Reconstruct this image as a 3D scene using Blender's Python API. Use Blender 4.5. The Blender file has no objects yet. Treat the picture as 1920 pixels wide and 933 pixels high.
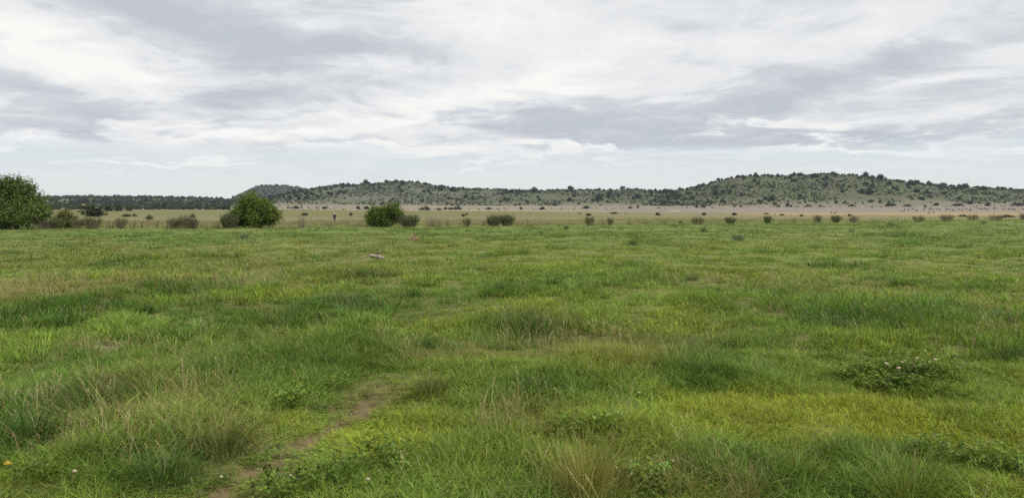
import bpy, math, random
import numpy as np
from mathutils import Vector

random.seed(7)
R = math.radians
S = bpy.context.scene
COL = S.collection

# ------------------------------------------------------------------ camera, sky, sun, exposure
F = 1450.0            # focal length in photo pixels (1920 wide)
EYE = 1.7
HORIZ = 397.0         # eye level row in the photo
PITCH = math.atan((466.5 - HORIZ) / F)
cam_d = bpy.data.cameras.new('camera')
cam_d.sensor_width = 36.0
cam_d.lens = 36.0 * F / 1920.0
cam_d.clip_start = 0.1
cam_d.clip_end = 20000.0
cam = bpy.data.objects.new('camera', cam_d)
COL.objects.link(cam)
cam.location = (0, 0, EYE)
cam.rotation_euler = (R(90) - PITCH, 0, 0)
S.camera = cam

EXPO = 0.45
SUN_EL, SUN_AZ = R(58), R(105)      # azimuth from +Y towards +X
S.view_settings.view_transform = 'Standard'
S.view_settings.look = 'None'
S.view_settings.exposure = EXPO
S.view_settings.gamma = 1.0
S.view_settings.use_curve_mapping = False
S.cycles.use_denoising = False
S.cycles.denoiser = 'OPENIMAGEDENOISE'
S.cycles.denoising_prefilter = 'FAST'
S.cycles.max_bounces = 4
S.cycles.diffuse_bounces = 3
S.cycles.transmission_bounces = 4
S.cycles.volume_bounces = 0
S.cycles.sample_clamp_indirect = 4.0

sd = bpy.data.lights.new('sun', 'SUN')
sd.energy = 2.6
sd.angle = R(12)
sd.color = (1.0, 0.95, 0.87)
sun = bpy.data.objects.new('sun', sd)
COL.objects.link(sun)
sdir = Vector((math.sin(SUN_AZ) * math.cos(SUN_EL), math.cos(SUN_AZ) * math.cos(SUN_EL), math.sin(SUN_EL)))
sun.rotation_euler = (-sdir).to_track_quat('-Z', 'Y').to_euler()
sun.location = (0, 0, 80)


class NT:
    """small helper round a node tree"""
    def __init__(s, tree):
        s.t = tree
        tree.nodes.clear()

    def n(s, typ, **kw):
        nd = s.t.nodes.new(typ)
        for k, v in kw.items():
            setattr(nd, k, v)
        return nd

    def l(s, a, b):
        s.t.links.new(a, b)

    def val(s, sock, v):
        if isinstance(v, bpy.types.NodeSocket):
            s.l(v, sock)
        else:
            sock.default_value = v

    def math(s, op, a, b=0.0, c=0.0, clamp=False):
        m = s.n('ShaderNodeMath', operation=op, use_clamp=clamp)
        s.val(m.inputs[0], a)
        s.val(m.inputs[1], b)
        s.val(m.inputs[2], c)
        return m.outputs[0]

    def vmath(s, op, a, b=(0, 0, 0)):
        m = s.n('ShaderNodeVectorMath', operation=op)
        s.val(m.inputs[0], a)
        s.val(m.inputs[1], b)
        return m.outputs[0]

    def noise(s, vec, scale, detail=4.0, rough=0.5, dist=0.0, out=0):
        m = s.n('ShaderNodeTexNoise')
        s.val(m.inputs['Vector'], vec)
        m.inputs['Scale'].default_value = scale
        m.inputs['Detail'].default_value = detail
        m.inputs['Roughness'].default_value = rough
        m.inputs['Distortion'].default_value = dist
        return m.outputs[out]

    def ramp(s, fac, stops, interp='LINEAR'):
        m = s.n('ShaderNodeValToRGB')
        m.color_ramp.interpolation = interp
        e = m.color_ramp.elements
        while len(e) < len(stops):
            e.new(0.5)
        for el, (p, c) in zip(e, stops):
            el.position = p
            el.color = (*c, 1) if len(c) == 3 else c
        s.val(m.inputs[0], fac)
        return m.outputs[0]

    def mix(s, fac, a, b, mode='MIX'):
        m = s.n('ShaderNodeMix', data_type='RGBA', blend_type=mode)
        s.val(m.inputs[0], fac)
        for i, v in ((6, a), (7, b)):
            if not isinstance(v, bpy.types.NodeSocket):
                v = (*v, 1) if len(v) == 3 else v
            s.val(m.inputs[i], v)
        return m.outputs[2]

    def mapr(s, v, a, b, c=0.0, d=1.0, smooth=True):
        m = s.n('ShaderNodeMapRange', interpolation_type='SMOOTHSTEP' if smooth else 'LINEAR')
        s.val(m.inputs[0], v)
        for i, x in zip((1, 2, 3, 4), (a, b, c, d)):
            m.inputs[i].default_value = x
        return m.outputs[0]


def build_world():
    w = bpy.data.worlds.new('World')
    S.world = w
    w.use_nodes = True
    w.cycles.sampling_method = 'NONE'
    t = NT(w.node_tree)
    out = t.n('ShaderNodeOutputWorld')
    bg = t.n('ShaderNodeBackground')
    bg.inputs['Strength'].default_value = 0.1
    t.l(bg.outputs[0], out.inputs[0])
    sky = t.n('ShaderNodeTexSky', sky_type='NISHITA')
    sky.sun_disc = False
    sky.sun_elevation = SUN_EL
    sky.sun_rotation = SUN_AZ
    sky.altitude = 1300
    sky.air_density = 1.0
    sky.dust_density = 2.0
    geo = t.n('ShaderNodeTexCoord')
    sep = t.n('ShaderNodeSeparateXYZ')
    t.l(geo.outputs['Generated'], sep.inputs[0])
    x, y, z = sep.outputs
    zc = t.math('MAXIMUM', z, 0.0)
    # cloud sheet seen from below: flat projection on to a high plane
    den = t.math('ADD', zc, 0.12)
    cx = t.math('DIVIDE', x, den)
    cy = t.math('DIVIDE', y, den)
    cmb = t.n('ShaderNodeCombineXYZ')
    t.l(cx, cmb.inputs[0]); t.l(cy, cmb.inputs[1])
    p = cmb.outputs[0]
    warp = t.noise(p, 1.1, 3, 0.5, 0, out=1)
    warp = t.vmath('SUBTRACT', warp, (0.5, 0.5, 0.5))
    warp = t.vmath('MULTIPLY', warp, (0.9, 0.9, 0.9))
    pw = t.vmath('ADD', p, warp)
    nA = t.noise(pw, 0.75, 7, 0.58)
    nB = t.noise(t.vmath('ADD', pw, (13.1, 4.7, 0)), 2.8, 7, 0.62)
    nC = t.noise(t.vmath('MULTIPLY', pw, (0.7, 2.4, 1)), 1.3, 6, 0.58)
    # the individual cloud banks, by direction (u = sideways, v = height, straight ahead = +Y)
    yc = t.math('MAXIMUM', y, 0.05)
    uu = t.math('DIVIDE', x, yc)
    vv = t.math('DIVIDE', z, yc)
    uv = t.n('ShaderNodeCombineXYZ')
    t.l(uu, uv.inputs[0]); t.l(vv, uv.inputs[1])
    dw = t.noise(pw, 1.8, 6, 0.58, 0, out=1)
    dw = t.vmath('MULTIPLY', t.vmath('SUBTRACT', dw, (0.5, 0.5, 0.5)), (0.26, 0.10, 0))
    uvw = t.vmath('ADD', uv.outputs[0], dw)
    banks = [
        # px, py, rx, ry, amount, tilt(deg)
        (330, 45, 330, 75, -0.6, -14), (620, 85, 330, 60, -0.55, -4), (240, 10, 220, 30, -0.3, 0), (740, 5, 120, 30, -0.55, 0), (480, 120, 260, 40, -0.3, 0),
        (470, 190, 330, 45, -0.62, 6), (90, 175, 220, 60, -0.42, -12), (170, 232, 300, 30, -0.45, 0),
        (960, 232, 240, 50, -0.45, 0), (1190, 235, 330, 50, -0.55, 0), (1480, 180, 330, 70, -0.5, 14),
        (1850, 165, 260, 40, -0.45, 10), (1640, 250, 480, 22, -0.6, 2), (1260, 268, 330, 18, -0.55, 0),
        (1650, 120, 260, 40, -0.25, 12), (620, 275, 220, 14, -0.3, 0),
        (80, 90, 230, 70, 0.6, -25), (270, 150, 190, 45, 0.5, -25), (930, 30, 300, 70, 0.4, 0), (1720, 95, 300, 60, -0.3, 14), (1350, 60, 300, 40, -0.15, 8),
        (1010, 165, 260, 45, 0.6, 8), (760, 218, 220, 36, 0.62, 10), (1200, 90, 380, 70, 0.3, 6),
        (480, 248, 360, 20, 0.6, 0), (720, 130, 180, 25, 0.3, 5), (1400, 230, 300, 10, 0.5, 2), (1540, 276, 420, 17, 0.6, 2),
        (820, 290, 330, 18, 0.55, 0), (310, 309, 240, 11, 0.6, 0), (40, 270, 170, 16, 0.5, 0),
        (1780, 60, 330, 60, 0.2, 15), (1100, 283, 160, 9, 0.55, 0), (1900, 290, 120, 14, 0.6, 0),
    ]
    front = t.mapr(y, 0.05, 0.25)
    acc = None
    for (px, py, rx, ry, am, tilt) in banks:
        mp = t.n('ShaderNodeMapping', vector_type='TEXTURE')
        t.l(uvw, mp.inputs[0])
        mp.inputs['Location'].default_value = ((px - 960) / F, (HORIZ - py) / F, 0)
        mp.inputs['Rotation'].default_value = (0, 0, R(tilt))
        mp.inputs['Scale'].default_value = (rx * 1.3 / F, ry * 1.3 / F, 1)
        gr = t.n('ShaderNodeTexGradient', gradient_type='QUADRATIC_SPHERE')
        t.l(mp.outputs[0], gr.inputs[0])
        acc = t.math('MULTIPLY_ADD', gr.outputs[1], am * 1.5, acc if acc is not None else 0.0)
    acc = t.math('MULTIPLY', acc, front)
    s1 = t.math('MULTIPLY_ADD', nA, 0.75, 0.16)
    s2 = t.math('MULTIPLY_ADD', t.math('SUBTRACT', nB, 0.5), 1.05, s1)
    s3 = t.math('MULTIPLY_ADD', t.math('SUBTRACT', nC, 0.5), 0.5, s2)
    shade = t.math('MULTIPLY_ADD', acc, 0.72, s3)
    shade = t.math('MULTIPLY_ADD', shade, 0.9, 0.03)
    k = 10.0 / (2 ** EXPO)
    cl = t.ramp(shade, [(0.05, (0.545, 0.58, 0.635)), (0.32, (0.655, 0.685, 0.725)), (0.50, (0.805, 0.82, 0.835)),
                        (0.72, (0.905, 0.90, 0.89)), (0.95, (0.98, 0.965, 0.935))])
    cl = t.vmath('MULTIPLY', cl, (k, k, k))
    # clear pale gap above the hills, with thin far streaks
    gap = t.ramp(vv, [(0.0, (0.90, 0.88, 0.84)), (0.035, (0.84, 0.845, 0.83)), (0.07, (0.74, 0.79, 0.81)), (0.3, (0.5, 0.62, 0.75))])
    gap = t.vmath('MULTIPLY', gap, (k, k, k))
    gap = t.mix(0.12, gap, sky.outputs[0])
    gsh = t.math('ADD', t.math('MULTIPLY', t.math('SUBTRACT', nC, 0.5), 2.0), t.math('MULTIPLY', acc, 0.9))
    cov_low = t.mapr(gsh, -0.15, 0.45)
    lift = t.mapr(t.math('ADD', t.math('ABSOLUTE', z), t.math('MULTIPLY', t.math('SUBTRACT', nA, 0.5), 0.035)), 0.066, 0.088)
    cov = t.math('MAXIMUM', lift, t.math('MULTIPLY', cov_low, 0.75))
    colr = t.mix(cov, gap, cl)
    t.l(colr, bg.inputs[0])
    return w


build_world()

# ------------------------------------------------------------------ numeric helpers
def _h(ix, iy, seed):
    n = (ix.astype(np.int64) * 374761393 + iy.astype(np.int64) * 668265263 + seed * 144665) & 0xFFFFFFFF
    n = ((n ^ (n >> 13)) * 1274126177) & 0xFFFFFFFF
    n = (n ^ (n >> 16)) & 0xFFFFFFFF
    return n / 4294967295.0


def vnoise(x, y, seed=0):
    x = np.asarray(x, float); y = np.asarray(y, float)
    xi = np.floor(x); yi = np.floor(y)
    fx = x - xi; fy = y - yi
    fx = fx * fx * (3 - 2 * fx); fy = fy * fy * (3 - 2 * fy)
    a = _h(xi, yi, seed); b = _h(xi + 1, yi, seed); c = _h(xi, yi + 1, seed); d = _h(xi + 1, yi + 1, seed)
    return (a * (1 - fx) + b * fx) * (1 - fy) + (c * (1 - fx) + d * fx) * fy


def fbm(x, y, octv=4, seed=0, gain=0.5):
    s = 0.0; a = 1.0; tot = 0.0
    for i in range(octv):
        s = s + a * vnoise(x * 2 ** i + 17.3 * i, y * 2 ** i - 9.1 * i, seed + i)
        tot += a; a *= gain
    return s / tot


def sstep(a, b, x):
    t = np.clip((np.asarray(x, float) - a) / (b - a), 0, 1)
    return t * t * (3 - 2 * t)


PL_R = [0, 90, 165, 250, 400, 520, 650, 850, 1000, 1200, 1800, 4000, 9000]
PL_Z = [0, 0, -0.32, 0.35, 1.29, 2.4, 3.5, 6.1, 9.3, 12.0, 16.0, 18.0, 18.0]
PR_R = [0, 100, 150, 250, 400, 600, 690, 850, 1000, 1200, 1800, 4000, 9000]
PR_Z = [0, 0, 0.0, 0.32, 0.62, 1.25, 1.75, 4.9, 8.6, 12.0, 16.0, 18.0, 18.0]


def plain(x, y):
    x = np.asarray(x, float); y = np.asarray(y, float)
    r = np.hypot(x, y)
    t = sstep(-0.02, 0.32, x / np.maximum(y, 1.0))
    t = np.where(y > 1, t, 0.5)
    return np.interp(r, PL_R, PL_Z) * (1 - t) + np.interp(r, PR_R, PR_Z) * t


def relief(x, y):
    r = np.hypot(x, y)
    f = 1 - sstep(60, 160, r)
    a = (fbm(x * 0.9, y * 0.8, 3, 11) - 0.5) * 0.24 + (fbm(x * 0.12, y * 0.12, 2, 21) - 0.5) * 0.22
    far = (fbm(x * 0.03, y * 0.03, 3, 5) - 0.5) * 0.5 * sstep(60, 200, r)
    return a * f * sstep(0.5, 3.5, r) + far


def ground_z(x, y):
    return plain(x, y) + relief(x, y)


def ray(px, py):
    u = (px - 960) / F; v = (466.5 - py) / F
    cp, sp = math.cos(PITCH), math.sin(PITCH)
    return np.array([u, cp + v * sp, -sp + v * cp])


def gp(px, py, rmax=3000.0):
    """the point of the ground that the photograph shows at (px, py); and metres per photo pixel there"""
    d = ray(px, py)
    ts = np.geomspace(2.0, rmax, 1400)
    X = d[0] * ts; Y = d[1] * ts; Z = EYE + d[2] * ts
    G = plain(X, Y)
    below = np.nonzero(Z < G)[0]
    i = below[0] if len(below) else len(ts) - 1
    t0, t1 = ts[max(i - 1, 0)], ts[i]
    for _ in range(24):
        tm = 0.5 * (t0 + t1)
        if EYE + d[2] * tm < plain(d[0] * tm, d[1] * tm):
            t1 = tm
        else:
            t0 = tm
    x, y = d[0] * t1, d[1] * t1
    return Vector((x, y, float(ground_z(x, y)))), t1 / F


def at(px, dist):
    """ground point in direction px at depth dist"""
    x = (px - 960) / F * dist
    return Vector((x, dist, float(ground_z(x, dist)))), dist / F


# where the fence line runs (depth as a function of sideways slope u)
FEN_PX = [-600, 0, 480, 718, 950, 1100, 1308, 1440, 1570, 1722, 1830, 1900, 2500]
FEN_D = [72, 75, 77, 85, 91, 97, 103, 111, 121, 126, 139, 150, 210]


def fence_d(px):
    return float(np.interp(px, FEN_PX, FEN_D))


def fence_depth(x, y):
    px = 960 + F * x / np.maximum(y, 1)
    return np.interp(px, FEN_PX, FEN_D)

# ------------------------------------------------------------------ meshes and tagging
def new_mesh(name, verts, faces, mat=None, smooth=False):
    me = bpy.data.meshes.new(name)
    me.from_pydata([tuple(v) for v in verts], [], [tuple(int(i) for i in f) for f in faces])
    if mat:
        me.materials.append(mat)
    if smooth:
        me.polygons.foreach_set('use_smooth', [True] * len(me.polygons))
    me.update()
    return me


def attr(me, name, typ, data, dom='POINT'):
    a = me.attributes.new(name, typ, dom)
    key = {'FLOAT': 'value', 'INT': 'value', 'FLOAT_VECTOR': 'vector', 'FLOAT_COLOR': 'color'}[typ]
    a.data.foreach_set(key, np.asarray(data).ravel())


def obj(name, me, parent=None, loc=(0, 0, 0), rz=0.0, scale=1.0, tint=None, dry=None):
    o = bpy.data.objects.new(name, me)
    COL.objects.link(o)
    o.location = loc
    o.rotation_euler = (0, 0, rz)
    o.scale = (scale,) * 3 if isinstance(scale, (int, float)) else scale
    if parent:
        o.parent = parent
    if tint is not None:
        o['tint'] = tuple(float(c) for c in tint)
    if dry is not None:
        o['dry'] = float(dry)
    return o


def tag(o, label=None, cat=None, group=None, kind=None):
    if label: o['label'] = label
    if cat: o['category'] = cat
    if group: o['group'] = group
    if kind: o['kind'] = kind
    return o


# ------------------------------------------------------------------ materials
def mat_new(name):
    m = bpy.data.materials.new(name)
    m.use_nodes = True
    t = NT(m.node_tree)
    out = t.n('ShaderNodeOutputMaterial')
    return m, t, out


def tint_mat(name, trans=0.35, gloss=0.05, rough=0.45, vary=0.55, straw=(0.36, 0.29, 0.14), hue=0.03):
    """leaf / blade material: tint and dryness come from the thing or tuft, variation from blade to blade"""
    m, t, out = mat_new(name)
    ti = t.n('ShaderNodeAttribute', attribute_type='INSTANCER', attribute_name='tint').outputs['Color']
    dr = t.n('ShaderNodeAttribute', attribute_type='INSTANCER', attribute_name='dry').outputs['Fac']
    st = t.n('ShaderNodeAttribute', attribute_type='GEOMETRY', attribute_name='straw').outputs['Fac']
    rnd = t.n('ShaderNodeNewGeometry').outputs['Random Per Island']
    r2 = t.math('FRACT', t.math('MULTIPLY', rnd, 37.7))
    r3 = t.math('FRACT', t.math('MULTIPLY', rnd, 91.3))
    hs = t.n('ShaderNodeHueSaturation')
    t.l(ti, hs.inputs['Color'])
    t.l(t.math('MULTIPLY_ADD', r2, 2 * hue, 0.5 - hue), hs.inputs['Hue'])
    t.l(t.math('MULTIPLY_ADD', rnd, vary * 2, 1 - vary), hs.inputs['Value'])
    isdry = t.math('MAXIMUM', t.math('LESS_THAN', r3, dr), st)
    sc = t.mix(r2, straw, (straw[0] * 0.8, straw[1] * 0.76, straw[2] * 0.6))
    c = t.mix(isdry, hs.outputs[0], sc)
    d = t.n('ShaderNodeBsdfDiffuse'); t.l(c, d.inputs[0])
    tr = t.n('ShaderNodeBsdfTranslucent')
    t.l(t.mix(0.5, c, (0.30, 0.34, 0.04), 'MIX') if False else c, tr.inputs[0])
    mx = t.n('ShaderNodeMixShader'); mx.inputs[0].default_value = trans
    t.l(d.outputs[0], mx.inputs[1]); t.l(tr.outputs[0], mx.inputs[2])
    g = t.n('ShaderNodeBsdfGlossy'); g.inputs['Roughness'].default_value = rough
    g.inputs['Color'].default_value = (0.9, 0.95, 0.9, 1)
    m2 = t.n('ShaderNodeMixShader'); m2.inputs[0].default_value = gloss
    t.l(mx.outputs[0], m2.inputs[1]); t.l(g.outputs[0], m2.inputs[2])
    t.l(m2.outputs[0], out.inputs[0])
    return m


def plain_mat(name, col, rough=0.8, var=0.25, scale=8.0, bump=0.0):
    m, t, out = mat_new(name)
    b = t.n('ShaderNodeBsdfPrincipled')
    tc = t.n('ShaderNodeTexCoord').outputs['Object']
    n = t.noise(tc, scale, 5, 0.6)
    dark = tuple(c * (1 - var) for c in col)
    lite = tuple(min(1, c * (1 + var)) for c in col)
    t.l(t.mix(n, dark, lite), b.inputs['Base Color'])
    b.inputs['Roughness'].default_value = rough
    b.inputs['Specular IOR Level'].default_value = 0.25
    if bump:
        bp = t.n('ShaderNodeBump'); bp.inputs['Strength'].default_value = bump
        t.l(n, bp.inputs['Height']); t.l(bp.outputs[0], b.inputs['Normal'])
    t.l(b.outputs[0], out.inputs[0])
    return m


M_GRASS = tint_mat('grass_blade', 0.42, 0.012, 0.42, 0.62)
M_STALK = tint_mat('seed_stalk', 0.3, 0.01, 0.5, 0.4, straw=(0.46, 0.40, 0.23))
M_LEAF = tint_mat('leaf', 0.30, 0.015, 0.45, 0.5, straw=(0.2, 0.15, 0.08))
M_FARLEAF = tint_mat('far_leaf', 0.2, 0.0, 0.6, 0.35)
M_BARK = plain_mat('bark', (0.13, 0.10, 0.075), 0.9, 0.4, 14, 0.3)
M_TWIG = plain_mat('dry_twig', (0.20, 0.155, 0.12), 0.9, 0.35, 6)
M_POST = plain_mat('weathered_wood', (0.10, 0.09, 0.06), 0.9, 0.35, 10, 0.4)
M_SOIL = plain_mat('red_soil', (0.185, 0.115, 0.07), 0.95, 0.35, 9, 0.6)
M_STONE = plain_mat('pale_stone', (0.30, 0.26, 0.20), 0.9, 0.35, 12, 0.5)
M_NAVY = plain_mat('navy_cloth', (0.022, 0.024, 0.05), 0.9, 0.3, 12)
M_SKIN = plain_mat('skin', (0.10, 0.055, 0.035), 0.6, 0.15, 12)
M_HAT = plain_mat('white_hat_cloth', (0.72, 0.70, 0.62), 0.9, 0.1, 10)
M_BOOT = plain_mat('boot_leather', (0.05, 0.045, 0.04), 0.6, 0.2, 10)
M_COW = plain_mat('dark_brown_hide', (0.045, 0.028, 0.02), 0.8, 0.5, 1.5)
M_BUCK = plain_mat('tan_brown_hide', (0.12, 0.075, 0.035), 0.8, 0.4, 4)
M_SHEEP = plain_mat('cream_fleece', (0.78, 0.70, 0.56), 0.95, 0.1, 10)


def ground_mat():
    m, t, out = mat_new('meadow_ground')
    b = t.n('ShaderNodeBsdfPrincipled')
    b.inputs['Roughness'].default_value = 0.95
    b.inputs['Specular IOR Level'].default_value = 0.1
    base = t.n('ShaderNodeAttribute', attribute_type='GEOMETRY', attribute_name='zone').outputs['Color']
    pos = t.n('ShaderNodeNewGeometry').outputs['Position']
    n1 = t.noise(pos, 0.35, 6, 0.62)
    n2 = t.noise(pos, 5.0, 6, 0.65)
    n3 = t.noise(t.vmath('MULTIPLY', pos, (0.012, 0.05, 0.0)), 1.0, 6, 0.6)
    f = t.math('ADD', t.math('MULTIPLY', n1, 0.7), t.math('ADD', t.math('MULTIPLY', n2, 0.6), t.math('MULTIPLY', n3, 0.7)))
    k = t.math('SUBTRACT', f, 0.0)
    sc = t.n('ShaderNodeVectorMath', operation='SCALE')
    t.l(base, sc.inputs[0]); t.l(k, sc.inputs['Scale'])
    t.l(sc.outputs[0], b.inputs['Base Color'])
    bp = t.n('ShaderNodeBump'); bp.inputs['Strength'].default_value = 0.5; bp.inputs['Distance'].default_value = 0.05
    t.l(n2, bp.inputs['Height']); t.l(bp.outputs[0], b.inputs['Normal'])
    t.l(b.outputs[0], out.inputs[0])
    return m


def hill_mat():
    m, t, out = mat_new('hill_grass')
    b = t.n('ShaderNodeBsdfPrincipled')
    b.inputs['Roughness'].default_value = 0.95
    b.inputs['Specular IOR Level'].default_value = 0.05
    base = t.n('ShaderNodeAttribute', attribute_type='GEOMETRY', attribute_name='zone').outputs['Color']
    pos = t.n('ShaderNodeNewGeometry').outputs['Position']
    n1 = t.noise(pos, 0.02, 6, 0.6, 0.4)
    n2 = t.noise(pos, 0.09, 5, 0.65)
    c = t.mix(t.mapr(n1, 0.35, 0.65), base, t.vmath('MULTIPLY', base, (0.76, 0.90, 0.70)))
    c = t.mix(t.math('MULTIPLY', t.mapr(n2, 0.52, 0.66), 0.65), c, t.vmath('MULTIPLY', base, (0.40, 0.50, 0.42)))
    t.l(c, b.inputs['Base Color'])
    t.l(b.outputs[0], out.inputs[0])
    return m


M_GROUND = ground_mat()
M_HILL = hill_mat()

# ------------------------------------------------------------------ what grows where in the meadow
# kind, px, py, half width px, half height px, amount   (turned into ground ellipses in metres)
FEATS = [
    # short yellow-green lawn
    ('lawn', 1560, 775, 330, 62, 1.0), ('lawn', 1330, 745, 160, 30, 0.8), ('lawn', 1780, 800, 260, 45, 0.9),
    ('lawn', 720, 830, 150, 55, 0.9), ('lawn', 760, 775, 120, 30, 0.7), ('lawn', 60, 890, 140, 30, 0.6),
    ('lawn', 560, 800, 50, 20, 0.7), ('lawn', 1850, 900, 160, 40, 0.5),
    # tall lush grass
    ('tall', 90, 760, 190, 80, 1.0), ('tall', 520, 690, 180, 75, 0.8), ('tall', 330, 660, 130, 40, 0.5), ('tall', 970, 612, 110, 28, 0.8),
    ('tall', 1700, 585, 210, 30, 0.9), ('tall', 60, 585, 110, 28, 0.9), ('tall', 1860, 640, 110, 40, 0.7),
    ('tall', 1160, 690, 160, 40, 0.6), ('tall', 1300, 690, 70, 25, 0.6), ('tall', 260, 850, 160, 50, 0.7), ('tall', 1380, 880, 150, 45, 0.6),
    ('tall', 1700, 890, 90, 40, 0.7), ('tall', 1110, 890, 120, 40, 0.3),
    # dark lush colour, in two spots also painting in shade
    ('lush', 80, 590, 130, 40, 1.0), ('lush', 400, 548, 130, 14, 0.8), ('lush', 480, 590, 200, 30, 0.6), ('lush', 720, 565, 260, 28, 0.8),
    ('lush', 560, 690, 190, 60, 0.6), ('lush', 960, 545, 130, 14, 0.7), ('lush', 1640, 595, 200, 35, 0.8), ('lush', 60, 790, 170, 70, 0.8),
    ('lush', 1830, 650, 160, 50, 0.6), ('lush', 980, 625, 110, 25, 0.5), ('lush', 1050, 730, 160, 25, 0.5), ('lush', 1300, 700, 110, 22, 0.8),  # last patch also paints the shadow edge along the bank
    ('lush', 1450, 560, 180, 30, 0.3), ('lush', 1640, 530, 220, 14, 0.5), ('lush', 300, 880, 200, 45, 0.5), ('lush', 1830, 870, 130, 30, 0.6),
    ('lush', 660, 640, 90, 24, 0.8), ('lush', 800, 655, 60, 14, 0.9),  # last patch darkens the grass colour as shade beneath a tussock
    # dry straw colour
    ('dry', 60, 545, 200, 18, 0.9), ('dry', 330, 535, 260, 14, 0.5), ('dry', 250, 770, 190, 50, 0.8), ('dry', 390, 820, 130, 60, 0.6),
    ('dry', 860, 665, 170, 22, 0.8), ('dry', 1130, 650, 230, 35, 0.6), ('dry', 600, 505, 300, 22, 0.3), ('dry', 1440, 525, 240, 22, 0.35),
    ('dry', 700, 740, 90, 30, 0.6), ('dry', 1320, 890, 120, 30, 0.6), ('dry', 160, 655, 60, 14, 0.7), ('dry', 420, 630, 45, 10, 0.6), ('dry', 960, 800, 80, 40, 0.5),
    # bare earth
    ('bare', 135, 815, 46, 22, 1.2), ('bare', 1396, 664, 22, 6, 1.3), ('pale', 168, 652, 46, 11, 0.75), ('pale', 410, 631, 32, 8, 0.7),
    ('bare', 20, 868, 24, 8, 0.9), ('bare', 100, 900, 40, 10, 0.5), ('bare', 1150, 600, 10, 3, 0.5),
    # broad leaf clover
    ('clover', 660, 735, 60, 25, 1.2), ('clover', 610, 905, 90, 32, 1.0), ('clover', 1250, 905, 60, 30, 1.1), ('clover', 1690, 705, 70, 20, 1.0),
    ('clover', 1110, 815, 60, 20, 1.0), ('clover', 600, 760, 60, 16, 0.7),  ('clover', 1840, 880, 70, 25, 0.7), ('clover', 30, 920, 60, 16, 0.6),
]
_F = []
for (k, px, py, rx, ry, am) in FEATS:
    c, mpp = gp(px, py)
    a, _ = gp(px, max(py - ry, 470)); b_, _ = gp(px, py + ry)
    _F.append((k, c.x, c.y, rx * mpp, max(0.5 * (a.y - b_.y), 0.05), am))

PATH = []
for (px, py) in [(330, 985), (400, 925), (470, 880), (540, 842), (610, 800), (665, 762), (705, 732), (732, 710)]:
    PATH.append(tuple(gp(px, py)[0])[:2])


def path_dist(x, y):
    best = np.full(np.shape(x), 1e9)
    for (x0, y0), (x1, y1) in zip(PATH[:-1], PATH[1:]):
        dx, dy = x1 - x0, y1 - y0
        t = np.clip(((x - x0) * dx + (y - y0) * dy) / (dx * dx + dy * dy), 0, 1)
        best = np.minimum(best, np.hypot(x - x0 - t * dx, y - y0 - t * dy))
    return best


def fields(x, y):
    wx = x + (fbm(x * 1.3, y * 1.3, 3, 41) - 0.5) * 0.9
    wy = y + (fbm(x * 1.3, y * 1.3, 3, 47) - 0.5) * 0.9 * np.clip(y / 8, 1, 4)
    out = {k: np.zeros(np.shape(x)) for k in ('lawn', 'tall', 'lush', 'dry', 'bare', 'clover', 'pale')}
    for (k, cx, cy, rx, ry, am) in _F:
        q = ((wx - cx) / rx) ** 2 + ((wy - cy) / ry) ** 2
        out[k] = np.maximum(out[k], am * np.clip(1.35 - q, 0, 1))
    r = np.hypot(x, y)
    near = 1 - sstep(25, 60, r)
    n1 = fbm(x * 0.5, y * 0.35, 4, 3); n2 = fbm(x * 0.9, y * 0.6, 4, 77); n3 = fbm(x * 0.07, y * 0.035, 4, 93)
    n4 = fbm(x * 0.16, y * 0.07, 4, 123)
    out['tall'] = np.clip(out['tall'] + sstep(0.57, 0.72, n1) * 0.7 * near, 0, 1.2)
    out['lush'] = np.clip(out['lush'] + sstep(0.55, 0.75, n2) * 0.55 + sstep(0.50, 0.62, n4) * 0.75 * (1 - near), 0, 1)
    out['dry'] = np.clip(out['dry'] + sstep(0.58, 0.75, n3) * 0.3 + sstep(0.6, 0.75, fbm(x * 0.8, y * 0.5, 4, 55)) * 0.25, 0, 1)
    pd = path_dist(x, y) + (fbm(x * 3, y * 3, 3, 61) - 0.5) * 0.12
    out['bare'] = np.maximum(out['bare'], 1.4 * (1 - sstep(0.06, 0.15, pd)))
    out['pd'] = pd
    out['clover'] = out['clover'] * sstep(0.15, 0.5, pd)
    out['tall'] = out['tall'] * sstep(0.1, 0.7, pd)
    out['bare'] = np.maximum(out['bare'], out['pale'] * 0.85)
    out['beyond'] = sstep(-4, 26, y - fence_depth(x, y) + (fbm(x * 0.1, y * 0.1, 2, 8) - 0.5) * 6)
    out['n3'] = n3
    fd = fence_depth(x, y)
    out['fence'] = np.exp(-((y - fd) / 1.6) ** 2) * sstep(0.35, 0.6, fbm(x * 0.25, y * 0.1, 3, 611))
    out['dry'] = np.clip(out['dry'] + 0.6 * out['fence'], 0, 1)
    return out


C_MID = np.array([0.222, 0.304, 0.047]); C_LUSH = np.array([0.095, 0.188, 0.030]); C_LAWN = np.array([0.310, 0.355, 0.036])
C_DRY = np.array([0.250, 0.225, 0.080]); C_TAN = np.array([0.235, 0.205, 0.090]); C_FARG = np.array([0.172, 0.222, 0.060])
C_OCH = np.array([0.215, 0.180, 0.052])


def grass_tint(x, y, f):
    r = np.hypot(x, y)[:, None]
    c = C_MID * (1 - sstep(15, 60, r)) + C_FARG * sstep(15, 60, r)
    mixin = lambda c, w, t: c * (1 - w[:, None]) + t * w[:, None]
    c = mixin(c, np.clip(f['lawn'], 0, 1) * 0.9, C_LAWN)
    c = mixin(c, np.clip(f['dry'], 0, 1) * 0.34, C_DRY)
    c = mixin(c, np.clip(f['lush'], 0, 1) * 0.85 * (1 - 0.35 * sstep(20, 60, r[:, 0])), C_LUSH)
    c = mixin(c, f['beyond'] * 0.85, beyond_col(x, y))
    return c


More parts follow.
